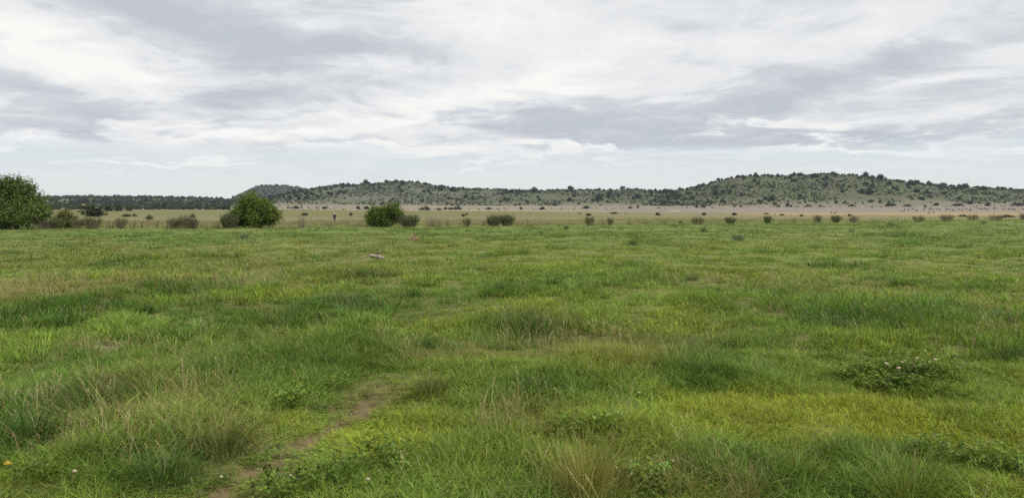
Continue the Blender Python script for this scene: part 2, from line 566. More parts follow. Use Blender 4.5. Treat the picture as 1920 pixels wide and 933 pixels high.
def beyond_col(x, y):
    """dry pasture past the fence, by distance"""
    r = np.hypot(x, y)
    s = x / np.maximum(y, 1)
    n = (fbm(x * 0.02, y * 0.02, 3, 31) - 0.5)
    rr = r * (1 + 0.25 * n)
    A = np.array([0.150, 0.156, 0.058]); B = np.array([0.168, 0.150, 0.078]); Cc = np.array([0.138, 0.134, 0.054])
    D = np.array([0.205, 0.180, 0.130]); P = np.array([0.36, 0.31, 0.21]); ST = np.array([0.265, 0.205, 0.105]); PK = np.array([0.198, 0.170, 0.138])
    def lay(c, w, t): return c * (1 - w[:, None]) + t * w[:, None]
    left = np.tile(A, (len(r), 1))
    left = lay(left, sstep(120, 150, rr), B)
    left = lay(left, sstep(205, 250, rr), Cc)
    edge = 560 - 90 * sstep(-0.1, 0.1, s)
    left = lay(left, sstep(0, 10, r - edge) * sstep(-0.27, -0.23, s), P)
    left = lay(left, sstep(30, 60, r - edge), D)
    right = np.tile(A, (len(r), 1))
    right = lay(right, sstep(190, 240, rr), B)
    right = lay(right, sstep(290, 330, r + 20 * n) * sstep(0.25, 0.36, s), ST)
    right = lay(right, sstep(0, 30, r - (590 - 120 * (1 - sstep(0.2, 0.36, s)))), PK)
    w = sstep(0.0, 0.2, s)
    return left * (1 - w[:, None]) + right * w[:, None]


# ------------------------------------------------------------------ the ground sheet
def build_ground():
    az_f = np.radians(np.linspace(-46, 46, 560))
    az_b = np.radians(np.linspace(46, 314, 70)[1:-1])
    az = np.concatenate([az_f, az_b])
    rad = np.unique(np.concatenate([[0.3, 0.8], np.arange(1.2, 12, 0.13), np.geomspace(12, 90, 95), np.geomspace(90, 700, 130),
                                    np.geomspace(700, 1300, 40), np.geomspace(1300, 9000, 25)]))
    A, Q = np.meshgrid(az, rad)
    x = (np.sin(A) * Q).ravel(); y = (np.cos(A) * Q).ravel()
    z = ground_z(x, y)
    f = fields(x, y)
    z = z - 0.05 * np.clip(f['bare'], 0, 1) * (np.hypot(x, y) < 20)
    z = z + 0.05 * np.clip(f['tall'], 0, 1) * (1 - sstep(15, 40, np.hypot(x, y)))
    nA, nR = len(az), len(rad)
    i = np.arange(nR - 1)[:, None] * nA; j = np.arange(nA)[None, :]; j2 = (j + 1) % nA
    q = np.stack([i + j, i + nA + j, i + nA + j2, i + j2], -1).reshape(-1, 4)[:, ::-1]
    verts = np.stack([x, y, z], 1)
    c0 = len(verts)
    verts = np.vstack([verts, [[0, 0, float(z[0])]]])
    fan = [(c0, int(b), int(a)) for a, b in zip(range(nA), [(k + 1) % nA for k in range(nA)])]
    me = new_mesh('ground', verts, list(map(tuple, q.tolist())) + fan, M_GROUND, True)
    r = np.hypot(x, y)
    soil = np.array([0.165, 0.125, 0.070]); thatch = np.array([0.120, 0.120, 0.042])
    near = thatch[None, :] * np.ones((len(x), 1))
    fg = grass_tint(x, y, f)
    w = sstep(6, 70, r)[:, None] * 0.8
    c = near * (1 - w) + fg * 0.85 * w
    lw = (np.clip(f['lawn'], 0, 1) * 0.5 * (r < 30))[:, None]
    c = c * (1 - lw) + C_LAWN * 0.7 * lw
    bw = np.clip(f['bare'], 0, 1)[:, None]
    c = c * (1 - bw) + soil * bw
    pw = np.clip(f['pale'], 0, 1)[:, None]
    c = c * (1 - pw) + np.array([0.23, 0.215, 0.16]) * pw
    be = sstep(110, 170, r)[:, None]
    c = c * (1 - be) + np.where(f['beyond'][:, None] > 0.5, beyond_col(x, y), fg * 0.85) * be
    c = np.vstack([c, c[:1]])
    attr(me, 'zone', 'FLOAT_COLOR', np.hstack([c, np.ones((len(c), 1))]))
    o = obj('ground', me)
    return tag(o, kind='structure')


build_ground()

# ------------------------------------------------------------------ hills
HILLS = {}


def build_hill(key, sky, D, front, back, zone, seed, rough=0.10, foot_drop=1.5, gully=110.0, power=1.0):
    """sky: skyline as (photo column, row); the crest stands D metres away, its slope runs `front` metres towards the meadow"""
    pts = []
    for (px, py) in sky:
        d = ray(px, py); t = D / d[1]
        pts.append((d[0] * t, EYE + d[2] * t))
    pts = np.array(pts)
    xs = np.arange(pts[0, 0], pts[-1, 0] + 1, 9.0)
    ztop = np.interp(xs, pts[:, 0], pts[:, 1])
    ker = np.array([1, 2, 3, 2, 1.]); ker /= ker.sum()
    zp = np.pad(ztop, 2, mode='edge')
    ztop = np.convolve(zp, ker, 'valid') + (fbm(xs / 45, xs * 0, 3, seed) - 0.5) * 2.2
    v = np.concatenate([np.linspace(0, 1, 60), 1 + np.linspace(0, 1, 14)[1:]])
    X, V = np.meshgrid(xs, v)
    ZT = np.interp(X, xs, ztop)
    Y = np.where(V <= 1, D - front * (1 - V), D + back * (V - 1))
    Y = Y + (fbm(X / 160, X * 0, 3, seed + 3) - 0.5) * 60 * (1 - np.clip(V, 0, 1))
    base = plain(X.ravel(), Y.ravel()).reshape(X.shape) - foot_drop
    s = np.where(V <= 1, np.clip(V, 0, 1), np.clip(2 - V, 0, 1))
    prof = np.where(V <= 1, (s ** power) * (3 - 2 * s) / (3 - 2 * 1) if power != 1 else s * s * (3 - 2 * s) * 0.55 + s * 0.45, s * s * (3 - 2 * s))
    gl = (fbm(X / gully, Y / (gully * 1.6), 4, seed + 9) - 0.5) * 2
    Z = base + (ZT - base) * np.clip(prof + rough * gl * np.sin(np.pi * np.clip(s, 0, 1)) * (V <= 1), 0, 1.0)
    nV, nX = X.shape
    i = np.arange(nV - 1)[:, None] * nX; j = np.arange(nX - 1)[None, :]
    q = np.stack([i + j, i + j + 1, i + nX + j + 1, i + nX + j], -1).reshape(-1, 4)
    me = new_mesh('hill', np.stack([X.ravel(), Y.ravel(), Z.ravel()], 1), q.tolist(), M_HILL, True)
    n = fbm(X.ravel() / 90, Y.ravel() / 60, 4, seed + 20)[:, None]
    low = (1 - sstep(0.10, 0.33, s.ravel() + (n[:, 0] - 0.5) * 0.25))[:, None]
    zc = np.array(zone) * (0.8 + 0.4 * n)
    zc = zc * (1 - low) + np.array((0.180, 0.158, 0.118)) * low
    attr(me, 'zone', 'FLOAT_COLOR', np.hstack([zc, np.ones((len(zc), 1))]))
    o = obj('hill', me)
    tag(o, kind='structure')
    HILLS[key] = (xs, v, X, Y, Z)
    return o


SKY_TABLE = [(425, 382), (446, 373), (456, 366), (465, 359), (476, 352), (486, 348), (500, 347), (540, 347.5), (556, 350.5), (580, 356), (600, 358), (650, 362), (720, 372)]
SKY_WOOD = [(-520, 369), (-200, 370), (0, 370), (200, 370), (330, 371), (400, 373), (440, 375.5), (480, 378), (560, 380), (640, 383)]
SKY_MID = [(545, 378), (575, 362), (590, 357), (603, 353), (618, 347), (640, 347.5), (665, 348), (700, 345), (730, 342), (757, 340), (780, 342), (800, 346),
           (830, 351), (862, 355), (900, 354.5), (950, 356), (985, 358), (1020, 357), (1060, 356.5), (1110, 359), (1180, 366), (1280, 378)]
SKY_SADDLE = [(840, 376), (900, 366), (960, 361), (1020, 358), (1070, 356), (1110, 357), (1150, 358), (1175, 354), (1190, 353.5), (1206, 357), (1235, 358.5),
              (1290, 358), (1400, 362), (1600, 374)]
SKY_RIGHT = [(1180, 378), (1230, 364), (1262, 357), (1290, 353.5), (1312, 349), (1340, 341.5), (1362, 336), (1385, 331.5), (1420, 329), (1480, 328), (1540, 327.5),
             (1600, 327.5), (1640, 334), (1680, 340), (1720, 345.5), (1770, 348), (1830, 351), (1880, 355), (1920, 356), (2050, 360), (2300, 366), (2600, 372)]
build_hill('table', SKY_TABLE, 2300, 260, 400, (0.056, 0.060, 0.048), 101)
build_hill('wood', SKY_WOOD, 1500, 420, 500, (0.15, 0.145, 0.09), 131)
build_hill('mid', SKY_MID, 1480, 430, 450, (0.112, 0.110, 0.080), 151)
build_hill('saddle', SKY_SADDLE, 1330, 320, 400, (0.104, 0.104, 0.068), 171)
build_hill('right', SKY_RIGHT, 1220, 260, 420, (0.094, 0.096, 0.058), 191)


def hill_z(key, x, v):
    """point on a hill at sideways x and slope position v (0 foot, 1 crest)"""
    xs, vs, X, Y, Z = HILLS[key]
    fi = np.clip((x - xs[0]) / (xs[1] - xs[0]), 0, len(xs) - 1.001); i = int(fi); a = fi - i
    j = int(np.searchsorted(vs, v) - 1); j = max(0, min(j, len(vs) - 2)); b = (v - vs[j]) / (vs[j + 1] - vs[j])
    g = lambda A: ((A[j, i] * (1 - a) + A[j, i + 1] * a) * (1 - b) + (A[j + 1, i] * (1 - a) + A[j + 1, i + 1] * a) * b)
    return float(g(X)), float(g(Y)), float(g(Z))


# ------------------------------------------------------------------ leafy meshes
def leaf_quads(P, N, L, Wd, rng, fold=0.0):
    """diamond leaves at P with normals N; returns verts, faces"""
    n = len(P)
    N = N / np.maximum(np.linalg.norm(N, axis=1, keepdims=True), 1e-6)
    a = rng.normal(size=(n, 3))
    T = a - (a * N).sum(1, keepdims=True) * N
    T /= np.maximum(np.linalg.norm(T, axis=1, keepdims=True), 1e-6)
    B = np.cross(N, T)
    L = L[:, None]; Wd = Wd[:, None]
    v = np.stack([P - T * L * 0.5, P + B * Wd * 0.5 + T * L * 0.05, P + T * L * 0.5, P - B * Wd * 0.5 + T * L * 0.05], 1).reshape(-1, 3)
    f = np.arange(n * 4).reshape(-1, 4)
    return v, f


def tube(pts, r0, r1, sides=5):
    vs, fs = [], []
    n = len(pts)
    for i, p in enumerate(pts):
        d = (Vector(pts[min(i + 1, n - 1)]) - Vector(pts[max(i - 1, 0)])).normalized()
        a = d.orthogonal().normalized(); b = d.cross(a)
        r = r0 + (r1 - r0) * i / (n - 1)
        for k in range(sides):
            t = 2 * math.pi * k / sides
            vs.append(Vector(p) + a * (math.cos(t) * r) + b * (math.sin(t) * r))
        if i:
            o = (i - 1) * sides
            for k in range(sides):
                fs.append((o + k, o + (k + 1) % sides, o + sides + (k + 1) % sides, o + sides + k))
    fs.append(tuple(range((n - 1) * sides, n * sides)))
    return vs, fs


def merge(parts):
    V, Fc = [], []
    for v, f in parts:
        o = len(V)
        V.extend(v); Fc.extend(tuple(i + o for i in q) for q in f)
    return V, Fc


def crown_mesh(name, seed, w, d, h, n, leaf, lobes=14, low=0.12, mat=None, spiky=0.0, skew=0.0, per=7, taper=0.1):
    """foliage of a rounded bush: lobes of leaf sprigs filling a dome w x d x h with gaps between"""
    rng = np.random.default_rng(seed)
    C, Rr = [], []
    for i in range(lobes):
        a = rng.uniform(0, 2 * math.pi); e = math.asin(rng.uniform(-0.85, 0.98))
        rl = rng.uniform(0.15, 0.36)
        q = rng.uniform(0.48, 0.78)
        if i % 3 == 2:
            q = rng.uniform(0.80, 0.96); rl = rng.uniform(0.09, 0.16)
        C.append((math.cos(a) * math.cos(e) * q, math.sin(a) * math.cos(e) * q, math.sin(e) * (q + 0.02)))
        Rr.append(rl)
    C.append((0, 0, -0.1)); Rr.append(0.66)
    C = np.array(C); Rr = np.array(Rr)
    ns = n // per
    k = rng.choice(len(C), ns, p=(Rr ** 1.6) / (Rr ** 1.6).sum())
    dr = rng.normal(size=(ns, 3)); dr /= np.linalg.norm(dr, axis=1, keepdims=True)
    rad = Rr[k] * (0.35 + 0.75 * rng.random(ns) ** 0.5)
    P = C[k] + dr * rad[:, None]
    hgt = P[:, 2]
    keep = hgt > -0.85 + low * 0.8 + 0.2 * rng.random(len(hgt))
    P, dr = P[keep], dr[keep]
    size = np.array([w / 2, d / 2, h * 0.53])
    rn = np.linalg.norm(P, axis=1, keepdims=True)
    P = np.where(rn > 0.98, P * (0.98 / np.maximum(rn, 1e-6)) ** 0.75, P)
    P[:, :2] *= (1 - taper * np.clip(P[:, 2:3] + 0.3, 0, 1.2))
    P[:, :2] *= (1 + 0.12 * np.clip(-P[:, 2:3], 0, 0.75))
    P = P * size
    P[:, 2] = np.maximum(P[:, 2] + 0.445 * h, 0.015 * h + 0.05 * h * rng.random(len(P)))
    P[:, 0] += skew * P[:, 2]
    out = dr * 0.6 + rng.normal(size=dr.shape) * 0.6 + np.array([0, 0, 0.35])
    tw = out / np.linalg.norm(out, axis=1, keepdims=True)
    PP = np.repeat(P, per, 0) + np.repeat(tw, per, 0) * (np.tile(np.arange(per), len(P))[:, None] * leaf * (0.35 + spiky)) + rng.normal(size=(len(P) * per, 3)) * leaf * 0.4
    NN = np.repeat(dr, per, 0) * 0.5 + rng.normal(size=(len(P) * per, 3)) * 0.7 + np.array([0, 0, 0.4])
    m = len(PP)
    v, f = leaf_quads(PP, NN, leaf * rng.uniform(0.7, 1.4, m), leaf * rng.uniform(0.35, 0.6, m), rng)
    v[:, 2] = np.maximum(v[:, 2], 0.02)
    return new_mesh(name, v, f.tolist(), mat or M_LEAF)


def stems_mesh(name, seed, w, h, n, r0, mat=None, spread=0.8, top=0.75):
    rng = random.Random(seed)
    parts = []
    for i in range(n):
        a = rng.uniform(0, 2 * math.pi); q = rng.uniform(0.15, 1) * w * 0.5 * spread
        hh = h * top * rng.uniform(0.75, 1.1)
        b = Vector((math.cos(a) * q * 0.18, math.sin(a) * q * 0.18, -0.05))
        t = Vector((math.cos(a) * q, math.sin(a) * q, hh))
        m1 = b.lerp(t, 0.35) + Vector((rng.uniform(-.05, .05) * w, rng.uniform(-.05, .05) * w, 0.08 * h))
        m2 = b.lerp(t, 0.7) + Vector((rng.uniform(-.05, .05) * w, rng.uniform(-.05, .05) * w, 0.06 * h))
        parts.append(tube([b, m1, m2, t], r0 * rng.uniform(0.7, 1.2), r0 * 0.25, 5))
    v, f = merge(parts)
    return new_mesh(name, v, f, mat or M_BARK)


def broom_mesh(name, seed, w, h, n, leaf, leafy=1.0, start=0.35, splay=1.0):
    """leaves of an upright, broom-like shrub: carried on fanned stems, bare towards the base"""
    rng = np.random.default_rng(seed)
    a = rng.uniform(0, 2 * math.pi, n); q = np.sqrt(rng.random(n)) * w * 0.5
    hh = h * rng.uniform(0.62, 1.06, n) * (1 - 0.14 * (q / (w * 0.5)) ** 2)
    base = np.stack([np.cos(a) * q * 0.55, np.sin(a) * q * 0.55, np.zeros(n)], 1)
    top = np.stack([np.cos(a) * q * splay, np.sin(a) * q * splay, hh], 1) + rng.normal(size=(n, 3)) * w * 0.03
    per = max(3, int(10 * leafy))
    t = start + (1 - start) * rng.random((n, per)) ** 0.8
    P = base[:, None, :] * (1 - t[..., None]) + top[:, None, :] * t[..., None]
    P = P.reshape(-1, 3) + rng.normal(size=(n * per, 3)) * leaf * 0.45
    N = rng.normal(size=P.shape); N[:, 2] *= 0.35
    m = len(P)
    v, f = leaf_quads(P, N, leaf * rng.uniform(0.6, 1.4, m), leaf * rng.uniform(0.22, 0.45, m), rng)
    v[:, 2] = np.maximum(v[:, 2], 0.01)
    leaves = new_mesh(name, v, f.tolist(), M_LEAF)
    parts = []
    for i in range(n):
        p0 = Vector(base[i]); p1 = Vector(top[i]); p0.z = -0.04
        mid = p0.lerp(p1, 0.5) + Vector(rng.normal(size=3) * w * 0.02)
        parts.append(tube([p0, mid, p1], 0.013 * h / 1.4, 0.004 * h / 1.4, 3))
    v, f = merge(parts)
    return leaves, v, f


# ------------------------------------------------------------------ geometry-node scatter for what nobody could count
def scatter(name, pts, idx, rot, scl, tint, dry, sources):
    src = bpy.data.collections.new(name + '_sources')
    for i, me in enumerate(sources):
        src.objects.link(bpy.data.objects.new('%s_source_%03d' % (name, i), me))
    me = bpy.data.meshes.new(name)
    me.vertices.add(len(pts))
    me.vertices.foreach_set('co', np.asarray(pts, np.float32).ravel())
    attr(me, 'idx', 'INT', idx.astype(np.int32))
    attr(me, 'rot', 'FLOAT_VECTOR', rot.astype(np.float32))
    attr(me, 'scl', 'FLOAT_VECTOR', scl.astype(np.float32))
    attr(me, 'tint', 'FLOAT_COLOR', np.hstack([tint, np.ones((len(tint), 1))]).astype(np.float32))
    attr(me, 'dry', 'FLOAT', dry.astype(np.float32))
    me.update()
    o = obj(name, me)
    ng = bpy.data.node_groups.new(name + '_scatter', 'GeometryNodeTree')
    ng.interface.new_socket('Geometry', in_out='INPUT', socket_type='NodeSocketGeometry')
    ng.interface.new_socket('Geometry', in_out='OUTPUT', socket_type='NodeSocketGeometry')
    N = ng.nodes
    gi = N.new('NodeGroupInput'); go = N.new('NodeGroupOutput')
    ip = N.new('GeometryNodeInstanceOnPoints')
    ci = N.new('GeometryNodeCollectionInfo')
    ci.inputs[0].default_value = src
    ci.inputs['Separate Children'].default_value = True
    ci.inputs['Reset Children'].default_value = True
    def na(nm, ty):
        a = N.new('GeometryNodeInputNamedAttribute'); a.data_type = ty
        a.inputs[0].default_value = nm
        return [s for s in a.outputs if s.enabled and s.name == 'Attribute'][0]
    e2r = N.new('FunctionNodeEulerToRotation')
    ng.links.new(na('rot', 'FLOAT_VECTOR'), e2r.inputs[0])
    ng.links.new(gi.outputs[0], ip.inputs['Points'])
    ng.links.new(ci.outputs[0], ip.inputs['Instance'])
    ip.inputs['Pick Instance'].default_value = True
    ng.links.new(na('idx', 'INT'), ip.inputs['Instance Index'])
    ng.links.new(e2r.outputs[0], ip.inputs['Rotation'])
    ng.links.new(na('scl', 'FLOAT_VECTOR'), ip.inputs['Scale'])
    ng.links.new(ip.outputs[0], go.inputs[0])
    md = o.modifiers.new('scatter', 'NODES')
    md.node_group = ng
    return tag(o, kind='stuff')


# ------------------------------------------------------------------ shrubs and woods on the hills
def far_bush(seed, n=170, leaf=0.21):
    return crown_mesh('far_shrub', seed, 1.0, 1.0, 0.72, n, leaf, lobes=8, low=0.05, mat=M_FARLEAF, per=2)


FARB = [far_bush(900 + i, 260 + 30 * (i % 3)) for i in range(7)]


def dark_green(rng):
    b = rng.uniform(0.75, 1.25)
    return np.array([0.044, 0.056, 0.032]) * b + np.array([0.012, 0.008, 0.0]) * rng.random()


def build_hill_shrubs():
    rng = np.random.default_rng(5)
    spots = {'right': [], 'saddle': [], 'mid': [], 'table': [], 'wood': []}
    plan = {'right': (1000, 2060, 900), 'saddle': (840, 1400, 420), 'mid': (560, 1150, 760), 'table': (440, 680, 260), 'wood': (-60, 620, 1500)}
    allp = []
    for key, (p0, p1, n) in plan.items():
        xs, vs, X, Y, Z = HILLS[key]
        D = {'right': 1220, 'saddle': 1330, 'mid': 1480, 'table': 2300, 'wood': 1500}[key]
        for i in range(n * 3):
            px = rng.uniform(p0, p1); x = (px - 960) / F * D
            if x < xs[0] or x > xs[-1]:
                continue
            v = rng.uniform(0.04, 1.03)
            crest = rng.random() < 0.14
            if crest:
                v = rng.uniform(0.96, 1.02)
            dens = fbm(np.array([x / 70]), np.array([v * 5]), 3, 300)[0]
            if key == 'wood':
                keep = (0.25 + 1.1 * max(0, dens - 0.3)) if v > 0.1 else 0.3
            elif key == 'mid':
                wood = max(0.0, 1 - ((px - 600) / 90) ** 2) * (v < 0.55) * (v > 0.15)
                keep = 0.12 + 0.8 * wood + 0.6 * max(0, dens - 0.45) * 2
            elif key == 'table':
                keep = 0.45 + 0.4 * (v < 0.6)
            else:
                keep = 0.16 + 1.3 * max(0, dens - 0.45)
            if crest:
                keep = 0.85
            if v < 0.2 and key != 'wood':
                keep *= 0.45
            if rng.random() > keep * (0.75 if key != 'wood' else 1.0):
                continue
            w = rng.lognormal(1.55, 0.42)
            if key == 'wood':
                w = rng.uniform(3.5, 8)
            if key == 'table':
                w = rng.uniform(4, 9)
            if crest:
                w = rng.uniform(2.8, 6.5) * rng.uniform(0.7, 1.15)
            w = min(w, 12)
            P = hill_z(key, x, v)
            allp.append((key, px, v, w, P, w / P[1]))
    allp.sort(key=lambda q: -q[5])
    cnt = {}
    rest = []
    names = {'right': ('the big hill on the right', 'shrubs on the right hill'),
             'saddle': ('the low ridge between the two hills', 'shrubs on the low middle ridge'),
             'mid': ('the stony middle hill', 'shrubs on the middle hill')}
    for (key, px, v, w, P, ang) in allp:
        if key != 'wood' and key != 'table' and sum(cnt.values()) < 290 and -10 < px < 1930:
            cnt[key] = cnt.get(key, 0) + 1
            o = obj('hill_shrub', FARB[int(rng.integers(7))], None, (P[0], P[1], P[2] - 0.25), rng.uniform(0, 6.28), (w * rng.uniform(0.9, 1.2), w, w * rng.uniform(0.72, 1.05)), dark_green(rng), 0.0)
            part = 'standing on the skyline of ' if v > 0.93 else 'high on the slope of ' if v > 0.6 else 'halfway up ' if v > 0.3 else 'low at the foot of '
            size = 'large' if w > 7.5 else 'middle sized' if w > 5.5 else 'small'
            tag(o, size + ' dark shrub ' + part + names[key][0], 'shrub', names[key][1])
        else:
            rest.append((P, w * (rng.uniform(0.6, 1.25) if key == 'wood' else 1)))
    # low scrub mottling between them
    for key, (p0, p1, n) in plan.items():
        xs = HILLS[key][0]
        D = {'right': 1220, 'saddle': 1330, 'mid': 1480, 'table': 2300, 'wood': 1500}[key]
        for i in range(int(n * (10 if key != 'wood' else 3))):
            x = (rng.uniform(p0, p1) - 960) / F * D
            if x < xs[0] or x > xs[-1]:
                continue
            v = rng.uniform(0.1, 1.0)
            if fbm(np.array([x / 50]), np.array([v * 7]), 3, 330)[0] < rng.uniform(0.3, 0.62):
                continue
            rest.append((hill_z(key, x, v), rng.uniform(1.2, 3.2)))
    n = len(rest)
    pts = np.array([r[0] for r in rest]); pts[:, 2] -= 0.2
    w = np.array([r[1] for r in rest])
    tint = np.array([dark_green(rng) for _ in range(n)])
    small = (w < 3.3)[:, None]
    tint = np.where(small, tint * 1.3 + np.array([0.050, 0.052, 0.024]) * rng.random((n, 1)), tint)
    scl = np.stack([w * rng.uniform(0.9, 1.25, n), w, w * rng.uniform(0.7, 1.0, n)], 1)
    rot = np.zeros((n, 3)); rot[:, 2] = rng.uniform(0, 6.28, n)
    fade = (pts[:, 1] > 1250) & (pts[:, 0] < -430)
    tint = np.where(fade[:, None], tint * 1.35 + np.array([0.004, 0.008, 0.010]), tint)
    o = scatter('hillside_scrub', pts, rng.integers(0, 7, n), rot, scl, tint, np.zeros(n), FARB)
    tag(o, 'dark scrub and far woodland covering the hills and the left ridge', 'scrub')


build_hill_shrubs()

# ------------------------------------------------------------------ scrub line and field trees at the foot of the hills
def foot_shrubs():
    rng = np.random.default_rng(12)
    # px, base row, width px, height px, label
    L = [
        (172, 406, 56, 27, 'rounded dark green bush behind the fence, right of the big left bush'),
        (203, 396, 22, 14, 'dark tree at the field edge, left one of a touching pair'),
        (222, 396, 16, 12, 'dark tree at the field edge, right one of a touching pair'),
        (243, 395.5, 14, 9, 'small round shrub at the field edge right of a pair of trees'),
        (302, 392, 26, 14, 'dark tree clump below the wooded ridge on the left'),
        (237, 406, 16, 6, 'low olive shrub in the dry pasture above the leaning posts'),
        (252, 405, 8, 6, 'tiny dark shrub in the dry pasture above the leaning posts'),
        (280, 411.5, 15, 11, 'small dark green shrub between the leaning posts and the far field'),
        (361, 408, 9, 9, 'small green shrub behind the brown fence line thicket'),
        (571, 404.5, 13, 7, 'small dark shrub in the pasture between bush and walking person'),
        (658, 404.5, 8, 6, 'small dark shrub in the pasture right of the walking person'),
        (869, 405.5, 9, 6, 'small grey green shrub in the olive field above the twiggy shrubs'),
        (875, 403, 6, 4, 'tiny shrub in the olive field by the grey green shrub'),
        (797, 394, 20, 9, 'dark shrub with a pointed top at the hill foot, leftmost of the scrub line'),
        (823, 394, 12, 5, 'low dark shrub in the scrub line at the hill foot'),
        (835, 393.5, 8, 6, 'small upright shrub in the scrub line at the hill foot'),
        (846, 393.5, 10, 6, 'olive shrub in the scrub line beside the large round one'),
        (858, 393.5, 14, 10, 'large round shrub in the scrub line at the hill foot'),
        (918, 393, 12, 5, 'low wide shrub in the scrub line left of the middle'),
        (977, 393, 6, 7, 'narrow upright shrub in the scrub line'),
        (1016, 393, 12, 6, 'dark low shrub in the scrub line near the middle'),
        (671, 391.5, 9, 7, 'round green shrub at the hill foot, left of the second bush'),
        (687, 391.5, 15, 7, 'wide green shrub at the hill foot touching the second bush'),
        (555, 391.5, 14, 6, 'shrub at the field edge right of the big round bush'),
        (609, 391.5, 12, 5, 'shrub at the field edge above the walking person'),
        (1099, 391, 15, 6, 'dark green shrub on the pale plain, left'),
        (1182, 391, 10, 5, 'flat dark shrub on the pale plain'),
        (1196, 390, 5, 6, 'narrow upright shrub on the pale plain'),
        (1306, 389, 8, 6, 'small shrub left of the round green shrub on the pale plain'),
        (1319, 389, 12, 8, 'round green shrub on the pale plain below the right hill'),
        (1376, 388, 6, 4, 'tiny shrub on the pale plain below the right hill'),
        (1389, 388, 7, 5, 'small dark shrub on the pale plain below the right hill'),
        (1459, 388, 8, 5, 'dark green shrub on the pale plain, left of a pair of tall ones'),
        (1476, 388, 10, 9, 'tall dark shrub on the pale plain, touching a smaller one'),
        (1483, 388, 6, 5, 'small shrub touching the tall dark one on the plain'),
        (1516, 387.5, 11, 5, 'low spreading shrub on the pale plain below the hill top'),
        (1538, 387.5, 7, 4, 'tiny dark shrub on the plain below the hill top'),
        (1596, 386.5, 13, 5, 'flat shrub at the foot of the right hill'),
        (1664, 386.5, 10, 6, 'dark shrub left half of a pair at the foot of the hill'),
        (1672, 386.5, 15, 8, 'dark round shrub right half of a pair at the foot of the hill'),
        (1701, 387, 13, 5, 'low shrub at the hill foot above the dark cattle'),
        (1735, 389, 5, 5, 'tiny upright shrub above the dark cattle'),
        (1755, 385.5, 11, 7, 'round dark shrub at the hill foot above the dark cattle'),
        (1797, 386, 18, 6, 'wide flat shrub at the hill foot on the right'),
        (1852, 386, 12, 6, 'dark shrub at the hill foot near the right edge'),
        (1910, 386, 22, 7, 'broad dark shrub at the hill foot cut by the right edge'),
        (1234, 404, 11, 6, 'round olive shrub in the tan field, middle right'),
        (1319, 404, 9, 6, 'round dark shrub in the tan field behind the fence shrub'),
        (1378, 403.5, 10, 6, 'round grey green shrub in the tan field behind the fence shrub'),
        (1466, 404, 9, 4, 'low olive shrub in the straw field'),
        (1503, 405, 8, 5, 'brownish shrub in the straw field'),
        (1593, 404.5, 9, 5, 'olive shrub in the straw field right of two antelopes'),
        (1805, 405.5, 14, 5, 'flat olive shrub in the straw field behind fence shrubs'),
        (1890, 406.5, 22, 6, 'wide olive shrub in the straw field near the right edge'),
        (1103, 404.5, 11, 6, 'olive shrub right behind a tall fence line shrub'),
    ]
    for (px, py, w, h, lab) in L:
        P, m = gp(px, py)
        g = dark_green(rng) * (1.35 if py > 400 else 1.15)
        if py > 400 and px > 1400:
            g = g + np.array([0.03, 0.022, 0.0])
        o = obj('field_shrub', FARB[int(rng.integers(7))], None, (P.x, P.y, P.z - 0.03 * h * m), rng.uniform(0, 6.28), (w * m * 1.05, w * m, h * m * 1.25), g, 0.05)
        tag(o, lab, 'shrub', 'shrubs dotted over the far fields')
    # brown mounds
    for (px, py, w, h, lab) in [(1152, 401, 17, 4, 'low reddish brown thicket on the tan field, largest of three'),
                                (1086, 400.5, 11, 2.5, 'low brown thicket on the tan field, leftmost of three'),
                                (1175, 400.5, 9, 2, 'low brown thicket on the tan field, rightmost of three'),
                                (1437, 401.5, 16, 3, 'low dark brown thicket at the edge of the straw field')]:
        P, m = gp(px, py)
        o = obj('low_thicket', FARB[int(rng.integers(7))], None, (P.x, P.y, P.z - 0.1), rng.uniform(0, 6.28), (w * m, w * m * 0.7, h * m * 1.3), (0.13, 0.075, 0.05), 0.1)
        tag(o, lab, 'thicket', 'brown thickets on the tan field')
    # uncountable scrub line
    pts, w, tint = [], [], []
    for i in range(420):
        px = rng.uniform(560, 1990)
        row = np.interp(px, [560, 800, 1200, 1450, 1700, 1990], [392.3, 393.2, 390.8, 388.2, 387.2, 386.3])
        if rng.random() < 0.28:
            row += rng.uniform(-4.5, 3.5)
        P, m = gp(px, row + rng.normal() * 0.25)
        pts.append(P); w.append(rng.uniform(1.0, 3.0) * m * 1.0)
        tint.append((np.array([0.10, 0.08, 0.05]) if rng.random() < 0.6 else dark_green(rng) * 1.3))
    for i in range(900):
        px = rng.uniform(-120, 430) if i % 4 else rng.uniform(-120, 620)
        P, m = gp(px, 393.2 - 8.5 * rng.random() ** 1.2 - (0 if px < 430 else 2.5))
        pts.append(P); w.append(rng.uniform(3, 10) * m * (1 if px < 430 else 0.5)); tint.append(dark_green(rng) * rng.uniform(1.0, 1.6))
    n = len(pts); w = np.array(w)
    scl = np.stack([w * 1.4, w, w * rng.uniform(0.6, 0.95, n)], 1)
    rot = np.zeros((n, 3)); rot[:, 2] = rng.uniform(0, 6.28, n)
    o = scatter('scrub_line', np.array([tuple(p) for p in pts]), rng.integers(0, 7, n), rot, scl, np.array(tint), np.zeros(n), FARB)
    tag(o, 'thin line of low brown scrub along the foot of the hills', 'scrub')


foot_shrubs()

# ------------------------------------------------------------------ fence line bushes
def thing(name, loc, rz=0.0):
    e = bpy.data.objects.new(name, None)
    e.empty_display_size = 0.3
    COL.objects.link(e)
    e.location = loc; e.rotation_euler = (0, 0, rz)
    return e


